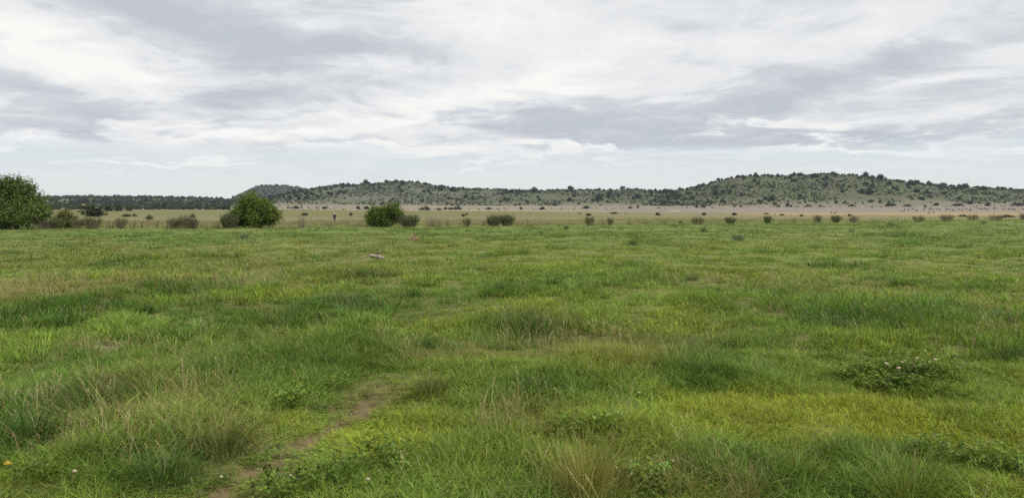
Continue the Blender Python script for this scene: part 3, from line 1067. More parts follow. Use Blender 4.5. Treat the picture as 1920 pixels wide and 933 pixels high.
def big_bush(name, px, dist, wpx, hpx, label, seed, tint, n, leaf, lobes=16, stems=12, skew=0.0, low=0.1, depth=0.8, spiky=0.2, taper=0.15):
    P, m = at(px, dist)
    root = thing(name, (P.x, P.y, P.z - 0.03))
    w, h = wpx * m, hpx * m
    obj('crown', crown_mesh('crown', seed, w, w * depth, h, n, leaf, lobes, low, None, spiky, skew, 7, taper), root, tint=tint, dry=0.03)
    obj('trunk', stems_mesh('trunk', seed + 1, w, h, stems, 0.045 * h / 3.0), root)
    tag(root, label, 'bush', 'bushes along the fence line')
    return root


big_bush('leafy_bush', 6, 76, 192, 110, 'huge dark green bush cut off by the left edge of the picture', 31, (0.100, 0.145, 0.030), 34000, 0.21, 30, 16, 0.0, 0.05, taper=0.38)
big_bush('leafy_bush', 482, 79, 93, 67, 'large rounded glossy green bush standing alone on the fence line', 48, (0.118, 0.165, 0.026), 24000, 0.18, 24, 14, 0.0, 0.06)
big_bush('leafy_bush', 719, 87, 74, 49, 'rounded green bush with twiggy left side, right of walking person', 57, (0.115, 0.158, 0.028), 17000, 0.16, 20, 12, 0.06, 0.05)
big_bush('leafy_bush', 126, 78, 40, 33, 'olive green bush touching the huge bush at the left edge', 63, (0.150, 0.160, 0.042), 6000, 0.15, 12, 14, 0.0, 0.2)

BROOM = {}


def broom(px, wpx, hpx, label, style, seed, dd=0.0):
    """upright fence line shrub: style dense / mixed / twig / small"""
    dist = fence_d(px) + dd
    P, m = at(px, dist)
    w, h = wpx * m, hpx * m
    st = {'dense': (110, 0.16, 1.8, 0.25, (0.085, 0.122, 0.040), 0.05), 'mixed': (90, 0.15, 1.3, 0.40, (0.105, 0.128, 0.048), 0.10),
          'brown': (95, 0.15, 1.2, 0.38, (0.098, 0.094, 0.060), 0.14), 'twig': (46, 0.11, 0.55, 0.35, (0.150, 0.125, 0.065), 0.5)}[style]
    n, leaf, leafy, start, tint, dry = st
    n = max(18, int(n * min(1.6, wpx / 22)))
    leaves, sv, sf = broom_mesh('foliage', seed, w, h, n, leaf * h / 1.7, leafy, start, 1.12)
    root = thing('fence_shrub', (P.x, P.y, P.z - 0.02), 0)
    obj('foliage', leaves, root, tint=tint, dry=dry)
    obj('stems', new_mesh('stems', sv, sf, M_TWIG), root)
    tag(root, label, 'shrub', 'upright shrubs along the fence line')
    return root


for i, a in enumerate([
    (86, 40, 18, 'reddish brown twiggy shrub under the right side of the huge left bush', 'brown'),
    (174, 34, 25, 'brown based upright shrub in front of the rounded bush behind the fence', 'mixed'),
    (206, 18, 20, 'thin twiggy shrub left of the leaning fence posts, nearer the bushes', 'twig'),
    (106, 26, 24, 'green leafy shrub filling the gap right of the huge left bush', 'dense'),
    (147, 22, 22, 'green upright shrub just right of the olive bush', 'mixed'),
    (227, 22, 22, 'thin pale shrub next to the leftmost leaning fence post', 'mixed'),
    (328, 26, 23, 'upright shrub with brown base right of the leaning posts', 'mixed'),
    (350, 34, 26, 'brown thicket shrub touching the one right of the leaning posts', 'mixed'),
    (366, 14, 20, 'slim green shrub at the right end of the brown thicket', 'mixed'),
    (406, 16, 20, 'sparse pale twigs left of the dense shrub by the big round bush', 'twig'),
    (431, 33, 30, 'dense grey green shrub tucked against the left of the big round bush', 'dense'),
    (566, 14, 28, 'tall sparse twigs right of the big round bush', 'twig'),
    (618, 14, 15, 'low sparse twigs just in front of the walking person', 'twig'),
    (678, 22, 17, 'brown twiggy shrub at the left foot of the second round bush', 'twig'),
    (767, 40, 25, 'dense dark upright shrub right of the second round bush', 'dense'),
    (809, 26, 22, 'pale twiggy shrub right of the dense dark one', 'twig'),
    (824, 9, 20, 'slim twiggy shrub at the right of the pale twiggy one', 'twig'),
    (838, 11, 17, 'small thin twigs standing alone between twiggy and green shrubs', 'twig'),
    (875, 16, 18, 'small green upright shrub left of a wide pair', 'mixed'),
    (906, 16, 15, 'pale thin twigs at the left of the wide pair of shrubs', 'twig'),
    (926, 29, 21, 'grey green broom shrub, left of a wide touching pair', 'dense'),
    (950, 28, 22, 'darker broom shrub, right of a wide touching pair', 'dense'),
    (1106, 20, 19, 'tall oval broom shrub, leftmost on the open right stretch', 'mixed'),
    (1132, 13, 14, 'small brown shrub joined to a greener one', 'twig'),
    (1144, 13, 16, 'small green shrub joined to a browner one', 'mixed'),
    (1209, 12, 13, 'faint pale twigs on the open right stretch, left of two', 'twig'),
    (1247, 15, 13, 'faint pale twigs on the open right stretch, right of two', 'twig'),
    (1308, 25, 15, 'wide dark broom shrub, seen before the far dotted hill slope', 'mixed'),
    (1369, 20, 15, 'grey green broom shrub midway along the right stretch', 'dense'),
    (1439, 15, 16, 'narrow upright broom shrub beside a thin fence post', 'dense'),
    (1489, 15, 13, 'faint brown shrub between narrow broom shrub and dark pair', 'twig'),
    (1532, 18, 15, 'round dark shrub, left of a darker green one', 'brown'),
    (1566, 22, 15, 'darkest green shrub on the right stretch of fence', 'dense'),
    (1601, 17, 14, 'brown round shrub right of the darkest green one', 'brown'),
    (1646, 12, 6, 'very low brown shrub between round shrubs and the fence post', 'twig'),
    (1722, 21, 14, 'domed grey green shrub right of the thin fence post', 'mixed'),
    (1775, 25, 14, 'wide dark brown domed shrub below the cattle', 'brown'),
    (1822, 21, 13, 'round brown green shrub below the cattle', 'brown'),
    (1867, 28, 12, 'widest low brown shrub near the right edge', 'brown'),
    (1920, 20, 13, 'reddish brown shrub cut off by the right edge', 'brown'),
]):
    broom(a[0], a[1], a[2], a[3], a[4], 400 + i * 3)

# small green sapling bush by the fence
P, m = at(1276, 108)
o = obj('green_sapling', crown_mesh('green_sapling', 77, 9 * m, 9 * m, 7 * m, 400, 0.09, 6, 0.05), None, P, tint=(0.10, 0.17, 0.03), dry=0.0)
tag(o, 'small bright green sapling on the fence line left of wide dark shrub', 'sapling')

# ------------------------------------------------------------------ fence posts
def post_mesh(seed, h, r):
    rng = random.Random(seed)
    pts = [Vector((rng.uniform(-1, 1) * r * 0.4, rng.uniform(-1, 1) * r * 0.4, -0.3 + (h + 0.3) * k / 5)) for k in range(6)]
    v, f = tube(pts, r * 1.1, r * 0.85, 7)
    return new_mesh('fence_post', v, f, M_POST)


for i, (px, hpx, lean, lab) in enumerate([(249, 16, 14, 'leaning wooden fence post, leftmost of four on the left'),
                                          (265, 14, 9, 'leaning wooden fence post, second of four on the left'),
                                          (293, 16, 20, 'most tilted wooden fence post, third of four on the left'),
                                          (314, 17, 12, 'wooden fence post against the brown thicket on the left'),
                                          (1451, 12, 1, 'thin upright fence post beside a narrow broom shrub'),
                                          (1683, 9, -1, 'thin upright fence post standing alone on the right'),
                                          (652, 14, 3, 'thin fence post left of the second round bush'),
                                          (990, 12, -2, 'thin fence post right of the wide pair of shrubs'),
                                          (1180, 11, 2, 'thin fence post on the open right stretch')]):
    P, m = at(px, fence_d(px) + 0.6)
    o = obj('fence_post', post_mesh(i, hpx * m, 0.055 if px < 600 else 0.04), None, P)
    o.rotation_euler = (R(random.uniform(-4, 4)), R(lean), random.uniform(0, 3))
    tag(o, lab, 'fence post', 'old fence posts')
for i, (px, py, hpx) in enumerate([(1451, 404.5, 5), (1454, 404.5, 4.5), (1481.5, 403, 5)]):
    P, m = gp(px, py)
    o = obj('field_post', post_mesh(40 + i, hpx * m, 0.07), None, P)
    tag(o, ['short post in the straw field, left of a close pair', 'short post in the straw field, right of a close pair', 'single post in the straw field by the brownish shrub'][i], 'post', 'posts in the straw field')

# ------------------------------------------------------------------ bodies grown over a skeleton
def skin_mesh(name, verts, edges, radii, mat, sub=2):
    me = bpy.data.meshes.new(name)
    me.from_pydata(verts, edges, [])
    o = bpy.data.objects.new(name, me)
    COL.objects.link(o)
    md = o.modifiers.new('skin', 'SKIN')
    md.use_smooth_shade = True
    for i, r in enumerate(radii):
        s = me.skin_vertices[0].data[i]
        s.radius = r if isinstance(r, tuple) else (r, r)
        s.use_root = (i == 0)
    sb = o.modifiers.new('sub', 'SUBSURF'); sb.levels = sub; sb.render_levels = sub
    dg = bpy.context.evaluated_depsgraph_get()
    me2 = bpy.data.meshes.new_from_object(o.evaluated_get(dg))
    me2.name = name
    bpy.data.objects.remove(o)
    me2.materials.clear()
    me2.materials.append(mat)
    return me2


def beast(name, mat, L=1.0, H=1.0, thick=1.0, head_low=False, horns=False, neck=1.0):
    """four legged grazer facing +X; L body length, H height at the back"""
    b = H * 0.70
    V = [(0, 0, b), (0.28 * L, 0, b + 0.02 * H), (0.46 * L, 0, b + 0.03 * H), (-0.28 * L, 0, b + 0.01 * H), (-0.44 * L, 0, b + 0.03 * H)]
    rad = [(0.23 * H * thick, 0.25 * H), (0.22 * H * thick, 0.26 * H), (0.15 * H * thick, 0.2 * H), (0.2 * H * thick, 0.21 * H), (0.14 * H * thick, 0.17 * H)]
    E = [(0, 1), (1, 2), (0, 3), (3, 4)]
    def add(p, r, par):
        V.append(p); rad.append(r); E.append((par, len(V) - 1)); return len(V) - 1
    if head_low:
        n = add((0.62 * L, 0, b - 0.16 * H), 0.11 * H, 2); hd = add((0.70 * L, 0, b - 0.42 * H), 0.085 * H, n); add((0.80 * L, 0, b - 0.58 * H), 0.05 * H, hd)
    else:
        n = add((0.60 * L, 0, b + 0.22 * H * neck), 0.10 * H, 2); hd = add((0.70 * L, 0, b + 0.34 * H * neck), 0.085 * H, n); add((0.86 * L, 0, b + 0.27 * H * neck), 0.05 * H, hd)
    for s in (-1, 1):
        a = add((0.34 * L, s * 0.13 * H * thick, b - 0.2 * H), 0.09 * H, 1); k = add((0.35 * L, s * 0.13 * H * thick, 0.32 * H), 0.05 * H, a)
        f = add((0.33 * L, s * 0.13 * H * thick, 0.06 * H), 0.035 * H, k); add((0.36 * L, s * 0.13 * H * thick, 0.0), 0.04 * H, f)
        a = add((-0.36 * L, s * 0.12 * H * thick, b - 0.16 * H), 0.11 * H, 3); k = add((-0.30 * L, s * 0.12 * H * thick, 0.42 * H), 0.065 * H, a)
        f = add((-0.42 * L, s * 0.12 * H * thick, 0.28 * H), 0.042 * H, k); g = add((-0.40 * L, s * 0.12 * H * thick, 0.06 * H), 0.033 * H, f)
        add((-0.37 * L, s * 0.12 * H * thick, 0.0), 0.04 * H, g)
    t = add((-0.52 * L, 0, b + 0.02 * H), 0.03 * H, 4); add((-0.55 * L, 0, b - 0.3 * H), 0.02 * H, t)
    for s in (-1, 1):
        add((V[hd][0] - 0.03 * L, s * 0.14 * H, V[hd][2] + 0.05 * H), 0.02 * H, hd)
        if horns:
            q = add((V[hd][0] - 0.04 * L, s * 0.05 * H, V[hd][2] + 0.18 * H), 0.014 * H, hd); add((V[hd][0] - 0.07 * L, s * 0.08 * H, V[hd][2] + 0.30 * H), 0.008 * H, q)
    return skin_mesh(name, V, E, rad, mat, 1)


COWS = [beast('cow', M_COW, 1.75, 1.4, 1.0, True), beast('cow', M_COW, 1.75, 1.4, 1.0, False)]
cx = [(1691, 0), (1696, 1), (1703, 0), (1710, 1), (1717, 0), (1731, 0), (1742, 1), (1747, 0), (1756, 0), (1761, 1), (1774, 0), (1780, 0), (1786, 1), (1797, 0), (1803, 0),
      (1810, 1), (1818, 0), (1834, 0), (1840, 1), (1845, 0), (1849, 1), (1862, 0), (1866, 1), (1882, 0), (1890, 0), (1897, 1), (1902, 0), (1918, 0)]
rg = random.Random(4)
for i, (px, k) in enumerate(cx):
    P, m = at(px + rg.uniform(-.6, .6), 650 + rg.uniform(-25, 40))
    o = obj('cow', COWS[k], None, P, rg.choice([0.15, 2.9, 0.5, 3.5, -0.3]) + rg.uniform(-.3, .3), rg.uniform(0.9, 1.1))
    tag(o, 'dark brown cow grazing in the line of cattle on the far right plain', 'cow', 'cattle on the far plain')
BUCK = [beast('antelope', M_BUCK, 1.0, 0.85, 0.85, False, True, 1.3), beast('antelope', M_BUCK, 1.0, 0.85, 0.85, True, True)]
for i, (px, d, k, rz, lab) in enumerate([(1557.5, 385, 0, 0.4, 'brown antelope in the straw field, left of the left pair'), (1565.5, 390, 1, 2.4, 'brown antelope in the straw field, right of the left pair'),
                                         (1740.5, 375, 1, 0.2, 'brown antelope in the straw field below the cattle, left of pair'), (1750, 372, 0, 1.2, 'brown antelope in the straw field below the cattle, right of pair')]):
    P, m = at(px, d)
    tag(obj('antelope', BUCK[k], None, P, rz, 1.05), lab, 'antelope', 'antelopes in the straw field')
SHEEP = [beast('sheep', M_SHEEP, 1.0, 0.75, 1.35, True), beast('sheep', M_SHEEP, 1.0, 0.75, 1.35, False, False, 0.7)]
for i, px in enumerate([1257, 1261, 1264.5, 1268.5, 1272.5]):
    P, m = at(px, 530 + (i * 7) % 5)
    tag(obj('sheep', SHEEP[i % 2], None, P, [0.1, 3.0, 0.2, 3.2, 0.0][i], 1.15), 'cream white sheep in the short row on the tan plain', 'sheep', 'row of white sheep')


def build_person():
    P, m = at(627.5, 160)
    root = thing('person', (P.x, P.y, P.z), R(100))     # local +X is forward; walks away and a little to the left
    # body: pelvis, spine, neck, head, arms with hands, legs mid stride
    V = [(0, 0, 0.95), (0.0, 0, 1.12), (0.02, 0, 1.32), (0.02, 0, 1.44), (0.04, 0, 1.52), (0.07, 0, 1.60), (0.075, 0, 1.68)]
    rad = [(0.125, 0.15), (0.11, 0.145), (0.115, 0.165), (0.06, 0.07), 0.05, (0.085, 0.072), (0.075, 0.065)]
    E = [(0, 1), (1, 2), (2, 3), (3, 4), (4, 5), (5, 6)]
    def add(p, r, par):
        V.append(p); rad.append(r); E.append((par, len(V) - 1)); return len(V) - 1
    add((0.155, 0, 1.62), 0.014, 5)                     # nose
    hands = []
    for s, sw in ((1, 1), (-1, -1)):
        a = add((0.01, s * 0.19, 1.40), 0.055, 2); e = add((-0.06 * sw, s * 0.26, 1.12), 0.042, a)
        w = add((0.14 * sw if sw > 0 else 0.02, s * 0.28, 0.90), 0.028, e); h = add((V[w][0] + 0.03, s * 0.28, 0.83), (0.018, 0.036), w)
        for q, (dy, ln) in enumerate([(-0.03, 0.075), (-0.01, 0.085), (0.01, 0.08), (0.03, 0.06)]):
            f = add((V[h][0] + 0.01, V[h][1] + dy, 0.785), 0.009, h); add((V[h][0] + 0.03, V[h][1] + dy * 0.9, 0.785 - ln * 0.5), 0.008, f)
        tt = add((V[h][0] + 0.045, V[h][1] - s * 0.03, 0.82), 0.010, w); add((V[h][0] + 0.06, V[h][1] - s * 0.02, 0.785), 0.008, tt)
        hp = add((0, s * 0.09, 0.88), 0.085, 0); kn = add((0.10 * -sw + 0.05, s * 0.10, 0.50), 0.06, hp)
        an = add((-0.22 * sw + 0.03, s * 0.10, 0.10), 0.04, kn); add((-0.22 * sw + 0.17, s * 0.11, 0.035), 0.032, an)
        hands.append(h)
    obj('body', skin_mesh('body', V, E, rad, M_SKIN, 1), root)
    # overall: same skeleton without head and hands, a little larger
    V = [(0, 0, 0.95), (0.0, 0, 1.12), (0.02, 0, 1.32), (0.02, 0, 1.45)]
    rad = [(0.15, 0.175), (0.14, 0.17), (0.145, 0.19), (0.075, 0.085)]
    E = [(0, 1), (1, 2), (2, 3)]
    for s, sw in ((1, 1), (-1, -1)):
        a = add((0.01, s * 0.20, 1.40), 0.075, 2); e = add((-0.06 * sw, s * 0.26, 1.12), 0.06, a)
        add((0.12 * sw if sw > 0 else 0.015, s * 0.28, 0.93), 0.048, e)
        hp = add((0, s * 0.09, 0.86), 0.11, 0); kn = add((0.10 * -sw + 0.05, s * 0.10, 0.50), 0.082, hp)
        add((-0.20 * sw + 0.03, s * 0.10, 0.16), 0.068, kn)
    obj('overall', skin_mesh('overall', V, E, rad, M_NAVY, 1), root)
    for s, sw in ((1, 1), (-1, -1)):
        x = -0.22 * sw + 0.03
        bm = skin_mesh('boot', [(x, s * 0.10, 0.2), (x, s * 0.10, 0.07), (x + 0.10, s * 0.11, 0.05), (x + 0.17, s * 0.11, 0.045)], [(0, 1), (1, 2), (2, 3)], [0.055, 0.06, 0.05, 0.04], M_BOOT, 1)
        obj('boot', bm, root)
    v, f = [], []
    prof = [(0.0, 0.125), (0.07, 0.115), (0.105, 0.07), (0.112, 0.02), (0.13, -0.0), (0.20, -0.012), (0.205, -0.02), (0.11, -0.012)]
    ns = 18
    for (r_, z_) in prof:
        for k in range(ns):
            v.append((0.07 + max(r_, 0.001) * math.cos(6.2832 * k / ns), max(r_, 0.001) * math.sin(6.2832 * k / ns), 1.69 + z_))
    for i in range(len(prof) - 1):
        for k in range(ns):
            f.append((i * ns + k, i * ns + (k + 1) % ns, (i + 1) * ns + (k + 1) % ns, (i + 1) * ns + k))
    obj('hat', new_mesh('hat', v, f, M_HAT, True), root)
    tag(root, 'person in dark blue overall and white hat walking through the far pasture', 'person')


build_person()

# ------------------------------------------------------------------ grass
def blades(rng, n, Rp, h, wd, lean=(0.15, 0.5), bend=(0.4, 1.3), tuft=False, wind=0.25, seg=4, hvar=0.45, straw=0.0, tufts=0):
    """n curved blades; returns verts, faces, straw"""
    a = rng.uniform(0, 2 * math.pi, n)
    q = np.sqrt(rng.random(n)) * Rp
    if tuft:
        q = rng.random(n) ** 0.8 * Rp
    bx, by = np.cos(a) * q, np.sin(a) * q
    if tufts:
        ca = rng.uniform(0, 6.28, tufts); cq = np.sqrt(rng.random(tufts)) * Rp
        k = rng.integers(0, tufts, n); q2 = rng.random(n) * Rp * 0.28
        bx = np.cos(ca[k]) * cq[k] + np.cos(a) * q2; by = np.sin(ca[k]) * cq[k] + np.sin(a) * q2
        tsc = rng.uniform(0.55, 1.2, tufts)[k]
    az = a + rng.normal(size=n) * (0.5 if tuft else 0.9 if tufts else 3.0)
    th0 = rng.uniform(*lean, n) * (0.35 + q / Rp if tuft else 1)
    bd = rng.uniform(*bend, n)
    L = h * (1 - hvar + 2 * hvar * rng.random(n) ** 1.3) * 1.15
    W = wd * rng.uniform(0.6, 1.25, n)
    if tufts:
        L = L * tsc
    px, py, pz = bx.copy(), by.copy(), np.full(n, -0.01)
    sx, sy = -np.sin(az), np.cos(az)
    tw = rng.normal(size=n) * 0.6
    sx, sy = sx * np.cos(tw) + np.cos(az) * np.sin(tw), sy * np.cos(tw) + np.sin(az) * np.sin(tw)
    V = []
    wprof = [0.8, 1.0, 0.85, 0.55, 0.0] if seg == 4 else [0.9, 0.9, 0.0]
    for s in range(seg + 1):
        hw = W * wprof[s] * 0.5
        if s < seg:
            V.append(np.stack([px - sx * hw, py - sy * hw, pz], 1)); V.append(np.stack([px + sx * hw, py + sy * hw, pz], 1))
        else:
            V.append(np.stack([px, py, pz], 1))
        th = th0 + bd * ((s + 0.5) / seg) ** 1.4
        st = L / seg
        px = px + np.cos(az) * np.sin(th) * st + wind * st * (s / seg); py = py + np.sin(az) * np.sin(th) * st; pz = np.maximum(pz + np.cos(th) * st, 0.0)
    k = 2 * seg + 1
    V = np.stack(V, 1).reshape(-1, 3)
    f = []
    o = np.arange(n) * k
    faces = []
    for s in range(seg - 1):
        faces.append(np.stack([o + 2 * s, o + 2 * s + 1, o + 2 * s + 3, o + 2 * s + 2], 1))
    quads = np.concatenate(faces).tolist()
    tris = np.stack([o + 2 * seg - 2, o + 2 * seg - 1, o + 2 * seg], 1).tolist()
    return V, quads + tris, np.full(len(V), straw)


def seed_stalks(rng, n, Rp, h, wd, droop=0.6):
    """dry flowering stems with loose seed heads"""
    Vs, Fs = [], []
    for i in range(n):
        a = rng.uniform(0, 6.28); q = math.sqrt(rng.random()) * Rp
        p = np.array([math.cos(a) * q, math.sin(a) * q, 0.0]); az = rng.uniform(0, 6.28); d = np.array([math.cos(az), math.sin(az), 0]); s = np.array([-d[1], d[0], 0])
        L = h * rng.uniform(0.7, 1.2); th = rng.uniform(0.02, 0.25); o = len(Vs); nseg = 5
        for k in range(nseg + 1):
            w = wd * 0.5
            Vs += [p - s * w, p + s * w]
            if k:
                b = o + 2 * (k - 1); Fs.append((b, b + 1, b + 3, b + 2))
            if k < nseg:
                th += droop * rng.uniform(0.05, 0.3) * (k / nseg + 0.2)
                p = p + (d * math.sin(th) + np.array([0.08, 0, math.cos(th)])) * L / nseg
        up = d * math.sin(th) + np.array([0, 0, math.cos(th)])
        for k in range(7):                                # spikelets
            c = p - up * L * 0.028 * k + rng.normal(size=3) * wd * 1.6
            e = up * L * 0.035 + s * rng.normal() * L * 0.03; g = s * wd * 1.5 + d * rng.normal() * wd
            b = len(Vs); Vs += [c - e * 0.5, c + g * 0.5, c + e * 0.6, c - g * 0.5]; Fs.append((b, b + 1, b + 2, b + 3))
    return np.array(Vs), Fs, np.ones(len(Vs))


def clover_leaves(rng, n, Rp, h, size):
    Vs, Fs = [], []
    for i in range(n):
        a = rng.uniform(0, 6.28); q = math.sqrt(rng.random()) * Rp
        top = np.array([math.cos(a) * q, math.sin(a) * q, h * rng.uniform(0.3, 1.1)])
        tilt = rng.normal(size=2) * 0.35
        rot = rng.uniform(0, 6.28)
        for k in range(3):
            t = rot + k * 2.094
            d = np.array([math.cos(t), math.sin(t), tilt[0] * math.cos(t) + tilt[1] * math.sin(t)]); s = np.array([-math.sin(t), math.cos(t), -tilt[0] * math.sin(t) + tilt[1] * math.cos(t)])
            l = size * rng.uniform(0.8, 1.2); b = len(Vs)
            Vs += [top, top + d * l * 0.55 + s * l * 0.42 + [0, 0, l * 0.1], top + d * l, top + d * l * 0.55 - s * l * 0.42 + [0, 0, l * 0.1]]
            Fs.append((b, b + 1, b + 2, b + 3))
    return np.array(Vs), Fs, np.zeros(len(Vs))


def patch_mesh(name, groups, mat=None):
    V, Fc, St = [], [], []
    o = 0
    for v, f, s in groups:
        V.append(v); Fc += [tuple(i + o for i in q) for q in f]; St.append(s); o += len(v)
    me = new_mesh(name, np.concatenate(V), Fc, mat or M_GRASS)
    attr(me, 'straw', 'FLOAT', np.concatenate(St).astype(np.float32))
    return me


LOD = [0.14, 0.34, 0.80, 1.9]          # patch radii
PATCH, PIDX = [], {}
grng = np.random.default_rng(99)
for li, Rp in enumerate(LOD):
    k = Rp / LOD[0]
    w = 0.0047 * k ** 0.84
    for ty in ('short', 'mid', 'tall', 'dead'):
        ids = []
        for v in range(3):
            if ty == 'short':
                g = [blades(grng, 105, Rp, 0.075, w, (0.2, 1.1), (0.2, 1.4), wind=0.05, tufts=12)]
            elif ty == 'mid':
                g = [blades(grng, 92, Rp, 0.17, w * 1.1, (0.1, 1.0), (0.4, 2.0), wind=0.12, tufts=6)]
            elif ty == 'tall':
                g = [blades(grng, 70, Rp * 0.9, 0.32, w * 1.25, (0.05, 0.8), (0.6, 2.2), wind=0.12, tufts=4)]
            else:
                g = [blades(grng, 40, Rp, 0.13, w, (0.7, 1.5), (0.1, 0.8), straw=1.0), blades(grng, 45, Rp, 0.16, w, (0.2, 0.8), (0.5, 1.6))]
            ids.append(len(PATCH)); PATCH.append(patch_mesh('grass_patch', g))
        PIDX[(li, ty)] = ids


def build_grass():
    rng = np.random.default_rng(2024)
    # patch spacing grows with distance
    X, Y, Lv, Sc = [], [], [], []
    half = R(41)
    def ring(r0, r1, li, spacing0, k):
        # density per m2 = k / (spacing)^2, spacing proportional to r
        rr = np.geomspace(r0, r1, 60)
        for a, b in zip(rr[:-1], rr[1:]):
            sp = spacing0 * (0.5 * (a + b))
            ar = half * (b * b - a * a)
            n = rng.poisson(k * ar / sp ** 2)
            r = np.sqrt(rng.uniform(a * a, b * b, n)); t = rng.uniform(-half, half, n)
            # keep a wide apron beside the camera
            X.append(np.sin(t) * r); Y.append(np.cos(t) * r); Lv.append(np.full(n, li)); Sc.append(np.full(n, 0.5 * (a + b)))
    ring(2.2, 9, 0, 0.0, 0) if False else None
    # nearest ground: constant spacing
    n = 30000
    x = rng.uniform(-9.5, 9.5, n); y = rng.uniform(2.2, 10.5, n)
    keep = (np.hypot(x, y) < 10.0) & (np.abs(x) < y * 0.80 + 1.4)
    X.append(x[keep]); Y.append(y[keep]); Lv.append(np.zeros(keep.sum(), int)); Sc.append(np.hypot(x, y)[keep])
    ring(10.0, 24, 1, 0.0150, 1.0)
    ring(24, 60, 2, 0.0155, 1.0)
    ring(60, 185, 3, 0.0155, 1.0)
    x = np.concatenate(X); y = np.concatenate(Y); lv = np.concatenate(Lv).astype(int); rr = np.concatenate(Sc)
    f = fields(x, y)
    n = len(x)
    ok = rng.random(n) > np.clip(f['bare'], 0, 1) * 0.97
    ok &= (rng.random(n) > 1 - sstep(0.055, 0.20, f['pd'])) | (rr > 13)
    ok &= rng.random(n) > np.clip(f['clover'], 0, 1) * 0.25 * (rr < 14)
    x, y, lv, rr = x[ok], y[ok], lv[ok], rr[ok]
    f = {k: v[ok] for k, v in f.items()}
    n = len(x)
    lump = fbm(x * 2.3, y * 1.9, 3, 411)
    h = 0.095 + 0.08 * (fbm(x * 0.7, y * 0.5, 3, 401) - 0.5) * 2 + 0.16 * (lump - 0.5)
    h = np.maximum(h, 0.045)
    h = h * (1 - np.clip(f['lawn'], 0, 1)) + 0.05 * np.clip(f['lawn'], 0, 1)
    h = h + 0.085 * np.clip(f['tall'], 0, 1) * (1 - 0.5 * np.clip(f['lawn'], 0, 1))
    h *= rng.uniform(0.75, 1.25, n)
    pdm = sstep(0.10, 0.95, f['pd'] + 0.25 * (fbm(x * 2, y * 2, 2, 88) - 0.5))
    h *= 0.18 + 0.82 * pdm
    h = h * (1 - 0.45 * f['beyond'] * 0)
    tf = sstep(0.60, 0.72, fbm(x * 0.55, y * 0.28, 3, 431)) * sstep(16, 30, rr)
    h = np.where(rr > 25, np.clip(h * 0.8, 0.05, 0.14), h) + 0.12 * tf
    f['lush'] = np.clip(f['lush'] + 0.6 * tf * (1 - f['beyond']), 0, 1)
    h = h + 0.22 * f['fence'] * rng.random(n)
    ty = np.where(h < 0.085, 0, np.where(h < 0.22, 1, 2))
    dead = (rng.random(n) < 0.04 + 0.22 * np.clip(f['dry'], 0, 1)) & (rr < 60)
    ty = np.where(dead & (ty < 2), 3, ty)
    nom = np.array([0.075, 0.17, 0.32, 0.14])[ty]
    zs = h / nom
    names = ['short', 'mid', 'tall', 'dead']
    idx = np.array([PIDX[(int(l), names[t])][int(q)] for l, t, q in zip(lv, ty, rng.integers(0, 3, n))])
    lodr = np.array([0.0, 17.0, 42.0, 110.0])
    xy = np.where(lv == 0, 1.0, rr / lodr[np.clip(lv, 0, 3)] * 1.05)
    xy = np.clip(xy, 0.55, 1.7) * rng.uniform(0.85, 1.2, n)
    z = ground_z(x, y) + 0.05 * np.clip(f['tall'], 0, 1) * (1 - sstep(15, 40, np.hypot(x, y))) - 0.01
    tint = grass_tint(x, y, f)
    tint *= (rng.uniform(0.78, 1.22, n) * (0.70 + 0.6 * fbm(x * 0.9, y * 0.6, 4, 501)))[:, None]
    hu = (fbm(x * 0.8, y * 0.5, 3, 541) - 0.5)[:, None]
    tint *= 1 + hu * np.array([0.55, 0.1, -0.5]) * (1 - 0.6 * np.clip(f['lawn'], 0, 1))[:, None]
    dry = np.clip(0.05 + 0.30 * f['dry'] + 0.10 * f['tall'] * 0 + 0.35 * f['beyond'] + 0.25 * np.clip(f['bare'], 0, 1), 0, 0.8)
    rot = np.zeros((n, 3)); rot[:, 2] = rng.uniform(0, 6.28, n)
    rot[:, :2] = rng.normal(size=(n, 2)) * 0.06
    scl = np.stack([xy, xy, zs], 1)
    o = scatter('meadow_grass', np.stack([x, y, z], 1), idx, rot, scl, tint, dry, PATCH)
    tag(o, 'lush green meadow grass filling the foreground up to the fence line', 'grass')
    print('grass patches', n)


build_grass()


